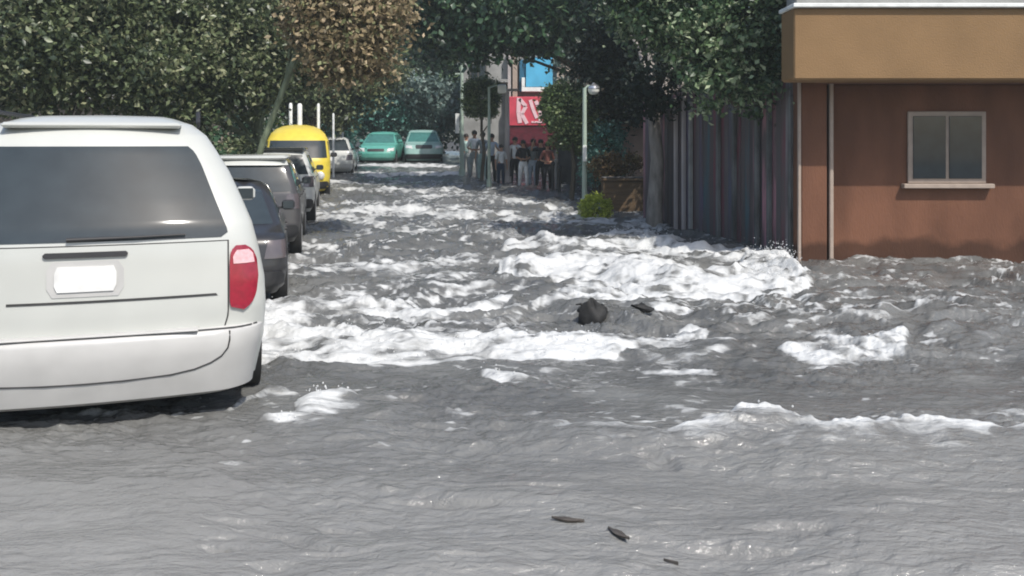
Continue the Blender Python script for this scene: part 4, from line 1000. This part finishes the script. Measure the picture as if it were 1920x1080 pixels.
for k, (px, Y, pt, r, lb) in enumerate([(545, 31, 193, .06, 'white post above the yellow minibus roof, leftmost of the close pair'), (562, 30.5, 194, .08, 'thicker white post of the close pair above the minibus roof'), (597, 30.5, 194, .05, 'slim white post standing right of the close pair'), (625, 33, 212, .04, 'slim pale post beside the yellow minibus, at its right'), (641, 37, 190, .07, 'pale post behind the small white hatchback')]):
    b = at(px, Y); q = MB(); h = Zp(pt, Y)-b.z; q.tube([(0, 0, -.4), (0, 0, h*.5), (0, 0, h-.05), (0, 0, h)], [r, r, r, r*.6], 10)
    o = q.build('post', M['white_post'], None, True); o.location = b; tag(o, lb, 'post', 'white posts behind the minibus')
for k, (px, Y, pt, m_, lb) in enumerate([(1037, 28.2, 305, 'plastic', 'black bollard post at the end of the row of people'), (1049, 27.6, 312, 'plastic', 'second black post, nearer the round tree'), (1043, 28.8, 300, 'concrete', 'pale post between the two black ones')]):
    b = at(px, Y); h = Zp(pt, Y)-b.z; q = MB(); q.tube([(0, 0, -.4), (0, 0, h-.1)], [.05, .045], 10); q.lathe([(.045, h-.1), (.065, h-.06), (.06, h), (.02, h+.04)], (0, 0, 0), 'z', 12)
    o = q.build('bollard', M[m_], None, True); o.location = b; tag(o, lb, 'bollard')

# ---------------------------------------------------------------- debris
b = Vector((.82, 9.42, W(9.4)))
q = MB(); q.blob((0, 0, .02), (.14, .12, .17), 4, .12, 20, 12); q.blob((.09, .02, .09), (.07, .06, .06), 9, .12, 14, 9); q.blob((-.10, 0, .09), (.05, .05, .04), 12, .2, 12, 8)
q.tube([(-.02, 0, .1), (-.12, -.02, .16), (-.17, 0, .15)], [.02, .014, .006], 7)
o = q.build('debris_lump', M['rock'], None, True); o.location = b; tag(o, 'black lump of wet debris sticking out of the white water', 'debris')
q = MB(); q.blob((0, 0, 0), (.10, .05, .035), 14, .25, 14, 8); o = q.build('debris_stick', M['rock'], None, True); o.location = (Xp(1207, 9.6), 9.6, W(9.6)+.09); o.rotation_euler = (0, R(18), 0); tag(o, 'small dark scrap of driftwood right of the black lump', 'driftwood')
for (px, py, L_, a, lb) in [(1160, 1002, .065, -55, 'short dark wet leaf floating in the near water'), (1258, 1040, .03, -30, 'tiny dark scrap floating lowest near the centre'), (1065, 978, .07, -14, 'long thin dark leaf floating left of the short one')]:
    Yq = EYE*F/(py-265)
    q = MB(); n_ = 8; vs = []
    for i in range(n_+1):
        s_ = i/n_; wd = .30*L_*math.sin(math.pi*min(max(s_, .04), .97))*(1.0 if 'short' in lb else .45)
        vs += [((s_-.5)*2*L_, wd, .004*math.sin(s_*5)), ((s_-.5)*2*L_, 0, .008), ((s_-.5)*2*L_, -wd, .003)]
    vs2 = [(x, y, z-.005) for x, y, z in vs]; k0 = len(vs)
    fs = []
    for i in range(n_):
        for k in range(2): a0 = i*3+k; fs += [(a0, a0+1, a0+4, a0+3), (k0+a0, k0+a0+3, k0+a0+4, k0+a0+1)]
    q.add(vs+vs2, fs)
    o = q.build('floating_leaf', M['leafdebris']); 
    d_ = (wco[:, 0]-Xp(px, Yq))**2+(wco[:, 1]-Yq)**2; zz = wco[int(np.argmin(d_)), 2]
    o.location = (Xp(px, Yq), Yq, zz+.006); o.rotation_euler = (0, 0, R(a)); tag(o, lb, 'leaf', 'scraps floating in the near water')

# ---------------------------------------------------------------- people watching from the right pavement
def skin_mesh(name, joints, edges, radii, m, parent, root=0, sub=1):
    me = bpy.data.meshes.new(name); me.from_pydata(joints, edges, []); o = bpy.data.objects.new(name, me); col.objects.link(o)
    o.modifiers.new('skin', 'SKIN'); s = o.modifiers.new('s', 'SUBSURF'); s.levels = sub; s.render_levels = sub
    sv = me.skin_vertices[0].data
    for i, r in enumerate(radii): sv[i].radius = (r, r) if not hasattr(r, '__len__') else r; sv[i].use_root = (i == root)
    bpy.context.view_layer.update(); dg = bpy.context.evaluated_depsgraph_get()
    m2 = bpy.data.meshes.new_from_object(o.evaluated_get(dg)); o.modifiers.clear(); o.data = m2; bpy.data.meshes.remove(me)
    m2.materials.clear(); m2.materials.append(m); m2.polygons.foreach_set('use_smooth', np.ones(len(m2.polygons), bool)); o.parent = parent
    return o
def person(label, px, Y, h, rz, shirt, trousers, skinm, pose=0, sunk=.0):
    b = at(px, Y); t = empty('person', (b.x, b.y, b.z-.14), rz, label, 'person', 'people watching from the right pavement')
    k = h/1.72; rr = random.Random(int(px*10))
    lean = rr.uniform(-.02, .02); st = rr.uniform(.07, .12); step = rr.uniform(-.10, .12)
    J = []; Rr = []; E = []
    def j(x, y, z, r, p=None):
        J.append((x*k, y*k, z*k)); Rr.append(tuple(v*k for v in r) if hasattr(r, '__len__') else r*k)
        if p is not None: E.append((p, len(J)-1))
        return len(J)-1
    pel = j(0, 0, .93, (.145, .10)); wai = j(lean, 0, 1.08, (.125, .09), pel); che = j(lean, .01, 1.28, (.155, .105), wai); sh = j(lean, 0, 1.43, (.10, .075), che)
    nk = j(lean, .005, 1.50, .052, sh); ch = j(lean, -.012, 1.56, .066, nk); hd = j(lean, -.005, 1.635, .088, ch); tp = j(lean, .005, 1.70, .06, hd)
    arms = []
    for sg in (-1, 1):
        hp = j(sg*.085, 0, .86, .09, pel); kn = j(sg*(st+.01), -.02-step*sg*.5, .48, .058, hp); an = j(sg*(st+.02), .01-step*sg, .09, .038, kn); ft = j(sg*(st+.03), -.11-step*sg, .03, (.04, .028), an)
        s1 = j(lean+sg*.17, 0, 1.40, .052, sh)
        if pose == 1 and sg == 1: el = j(lean+sg*.26, -.10, 1.16, .040, s1); wr = j(lean+sg*.12, -.30, 1.30, .027, el); hn = j(lean+sg*.10, -.36, 1.34, (.032, .02), wr); dirn = Vector((-.2, -.7, .5))
        elif pose == 2: el = j(lean+sg*.25, .03, 1.14, .040, s1); wr = j(lean+sg*.13, -.16, 1.08, .027, el); hn = j(lean+sg*.07, -.20, 1.07, (.032, .02), wr); dirn = Vector((-sg*.9, -.4, 0))
        elif pose == 3 and sg == -1: el = j(lean+sg*.33, -.04, 1.36, .040, s1); wr = j(lean+sg*.30, -.12, 1.58, .027, el); hn = j(lean+sg*.27, -.14, 1.65, (.032, .02), wr); dirn = Vector((.2, -.1, .9))
        else: el = j(lean+sg*.235, .02, 1.13, .040, s1); wr = j(lean+sg*.25, -.03, .88, .027, el); hn = j(lean+sg*.25, -.05, .80, (.022, .034), wr); dirn = Vector((0, -.15, -1))
        dirn.normalize(); base_ = Vector(J[hn])/k
        side_ = Vector((0, 1, 0)) if abs(dirn.z) > .6 else Vector((0, 0, 1))
        for f in range(4):
            a = base_+side_*(.012*(f-1.5)*1.3)+dirn*.03; l = (.062, .07, .066, .052)[f]
            q0 = j(*a, .0095, hn); q1 = j(*(a+dirn*l*.5), .0085, q0); q2 = j(*(a+dirn*l+Vector((-sg*.012, 0, 0))), .007, q1)
        a = base_+side_*.034-dirn*.01; q0 = j(*a, .010, hn); q1 = j(*(a+dirn*.035+side_*.018), .008, q0)
        arms.append((s1, el, wr))
    body = skin_mesh('body', J, E, Rr, skinm, t)
    # face: nose, ears and eyes merged into the same skin mesh surface
    # clothes
    def clothe(name, path_ids, grow, m_, ends=None):
        P = []; Q = []; Ed = []; idx = {}
        for pth in path_ids:
            for a, b2 in zip(pth[:-1], pth[1:]):
                for v in (a, b2):
                    if v not in idx: idx[v] = len(P); P.append(J[v]); r = Rr[v]; Q.append(tuple(x+grow*k for x in r) if hasattr(r, '__len__') else r+grow*k)
                if (idx[a], idx[b2]) not in Ed: Ed.append((idx[a], idx[b2]))
        return skin_mesh(name, P, Ed, Q, m_, t)
    legs = []
    hp1, kn1, an1 = 8, 9, 10
    ids = [i for i, (a, b2) in enumerate(E)]
    hips = [v for (u, v) in E if u == pel and v != wai]
    trp = []
    for hp_ in hips:
        kn_ = [v for (u, v) in E if u == hp_][0]; an_ = [v for (u, v) in E if u == kn_][0]; fo = [v for (u, v) in E if u == an_][0]; trp.append([wai, pel, hp_, kn_, an_, fo])
        sx, sy, sz = J[fo]; q = MB(); q.box(sx-.045*k, sx+.045*k, sy-.09*k, sy+.17*k, sz-.035*k, sz+.06*k, .025); q.build('shoe', M['plastic'], t, True)
    clothe('trousers', trp, .016, trousers)
    clothe('shirt', [[pel, wai, che, sh]]+[[sh, a[0], a[1]] for a in arms], .014, shirt)
    hr = MB(); c = J[hd]; hr.blob((c[0], c[1]+.022*k, c[2]+.028*k), (.100*k, .105*k, .098*k), int(px), .03, 16, 10)
    hr.build('hair', M['hair'], t, True)
    for sg in (-1, 1): fc = MB(); fc.blob((c[0]+sg*.032*k, c[1]-.086*k, c[2]+.002), (.011, .008, .007), 1, 0, 8, 6); fc.build('eye', M['plastic'], body, True)
    ns = MB(); ns.blob((c[0], c[1]-.095*k, c[2]-.022*k), (.012, .016, .02), 1, 0, 8, 6); ns.build('nose', skinm, body, True)
    for sg in (-1, 1): ns = MB(); ns.blob((c[0]+sg*.088*k, c[1], c[2]-.01), (.012, .02, .03), 2, 0, 8, 6); ns.build('ear', skinm, body, True)
    mo = MB(); mo.blob((c[0], c[1]-.082*k, c[2]-.055*k), (.022, .008, .006), 1, 0, 8, 6); mo.build('mouth', M['sign_red'], body, True)
    return t
def cloth(nm, c): return mat(nm, c, .85, .2, vary=.15, scale=8, bump=.3, bscale=14)
cw, cg, cb, cn, ct, cl, cr, ck = [cloth(*a) for a in (('white_cloth', (.68, .70, .70)), ('grey_cloth', (.25, .28, .28)), ('black_cloth', (.025, .025, .03)), ('navy_cloth', (.02, .035, .07)), ('pale_teal_cloth', (.33, .45, .42)), ('light_blue_cloth', (.40, .47, .55)), ('rust_cloth', (.25, .10, .08)), ('khaki_cloth', (.3, .27, .22)))]
sk2 = mat('tan_skin', (.34, .19, .12), .55, .4, vary=.06)
person('person in pale green shirt at the left end of the row of onlookers', 874, 34.5, 1.62, .3, ct, cg, sk2, 0)
person('person in white shirt and grey trousers, arms folded, under the box clipped tree', 889, 33.5, 1.78, .2, cw, cg, sk2, 2)
person('person all in pale grey, standing under the middle of the clipped tree', 905, 33, 1.74, -.2, cg, ct, sk2, 0)
person('person in pale top and black trousers, right of the clipped tree trunk', 921, 32, 1.72, .1, cl, cb, M['skin'], 1)
person('person in white T-shirt and navy trousers beside the pinkish grey pole', 939, 30.8, 1.42, .4, cw, cn, M['skin'], 0)
person('person in bright white top right of the pinkish grey pole', 965, 31, 1.66, -.1, cw, cb, M['skin'], 1)
person('person in black top and white trousers wading below the awning', 981, 30.2, 1.60, .25, cb, cw, sk2, 2)
person('person in grey shirt and light blue jeans below the awning', 999, 30.6, 1.62, -.2, cg, cl, sk2, 0)
person('person in black clothes below the awning, hand raised to the head', 1013, 30.2, 1.62, .1, cb, cb, M['skin'], 3)
person('person in dark rust shirt and black trousers next to the black bollard', 1026, 29.4, 1.55, .3, cr, cb, M['skin'], 2)
# far left side: house wall closing the view behind the parked row
hw = empty('house', (-12.5, 24, W(24)-.3), R(80), 'cream walled house hidden behind the left trees', 'house')
q = MB(); q.box(-13, 12, 0, 4, 0, 3.2, .03); q.build('wall', M['cream_wall'], hw)
q = MB(); q.box(-13.3, 12.3, -.4, 4.3, 3.203, 3.4, .03); q.build('roof', M['concrete'], hw)
for k in range(5):
    q = MB(); q.box(-11+k*4.6, -9.6+k*4.6, -.05, -.002, 1.1, 2.3, .01); w_ = q.build('window', M['trim'], hw)
    q = MB(); q.box(-10.9+k*4.6, -9.7+k*4.6, -.07, -.052, 1.2, 2.2, .004); q.build('pane', M['glass'], w_)

# ---------------------------------------------------------------- damp air over the torrent
q = MB(); q.box(-70, 70, -6, 75, -3.2, 22)
hz = q.build('haze', None); hm = bpy.data.materials.new('damp_air'); hm.use_nodes = True; n = hm.node_tree; n.nodes.clear()
v = n.nodes.new('ShaderNodeVolumePrincipled'); v.inputs['Color'].default_value = (.80, .88, .86, 1); v.inputs['Density'].default_value = .0019; v.inputs['Anisotropy'].default_value = .2
ho = n.nodes.new('ShaderNodeOutputMaterial'); n.links.new(v.outputs[0], ho.inputs['Volume']); hz.data.materials.append(hm)
tag(hz, 'thin damp haze hanging over the flooded street', 'haze', kind='stuff')
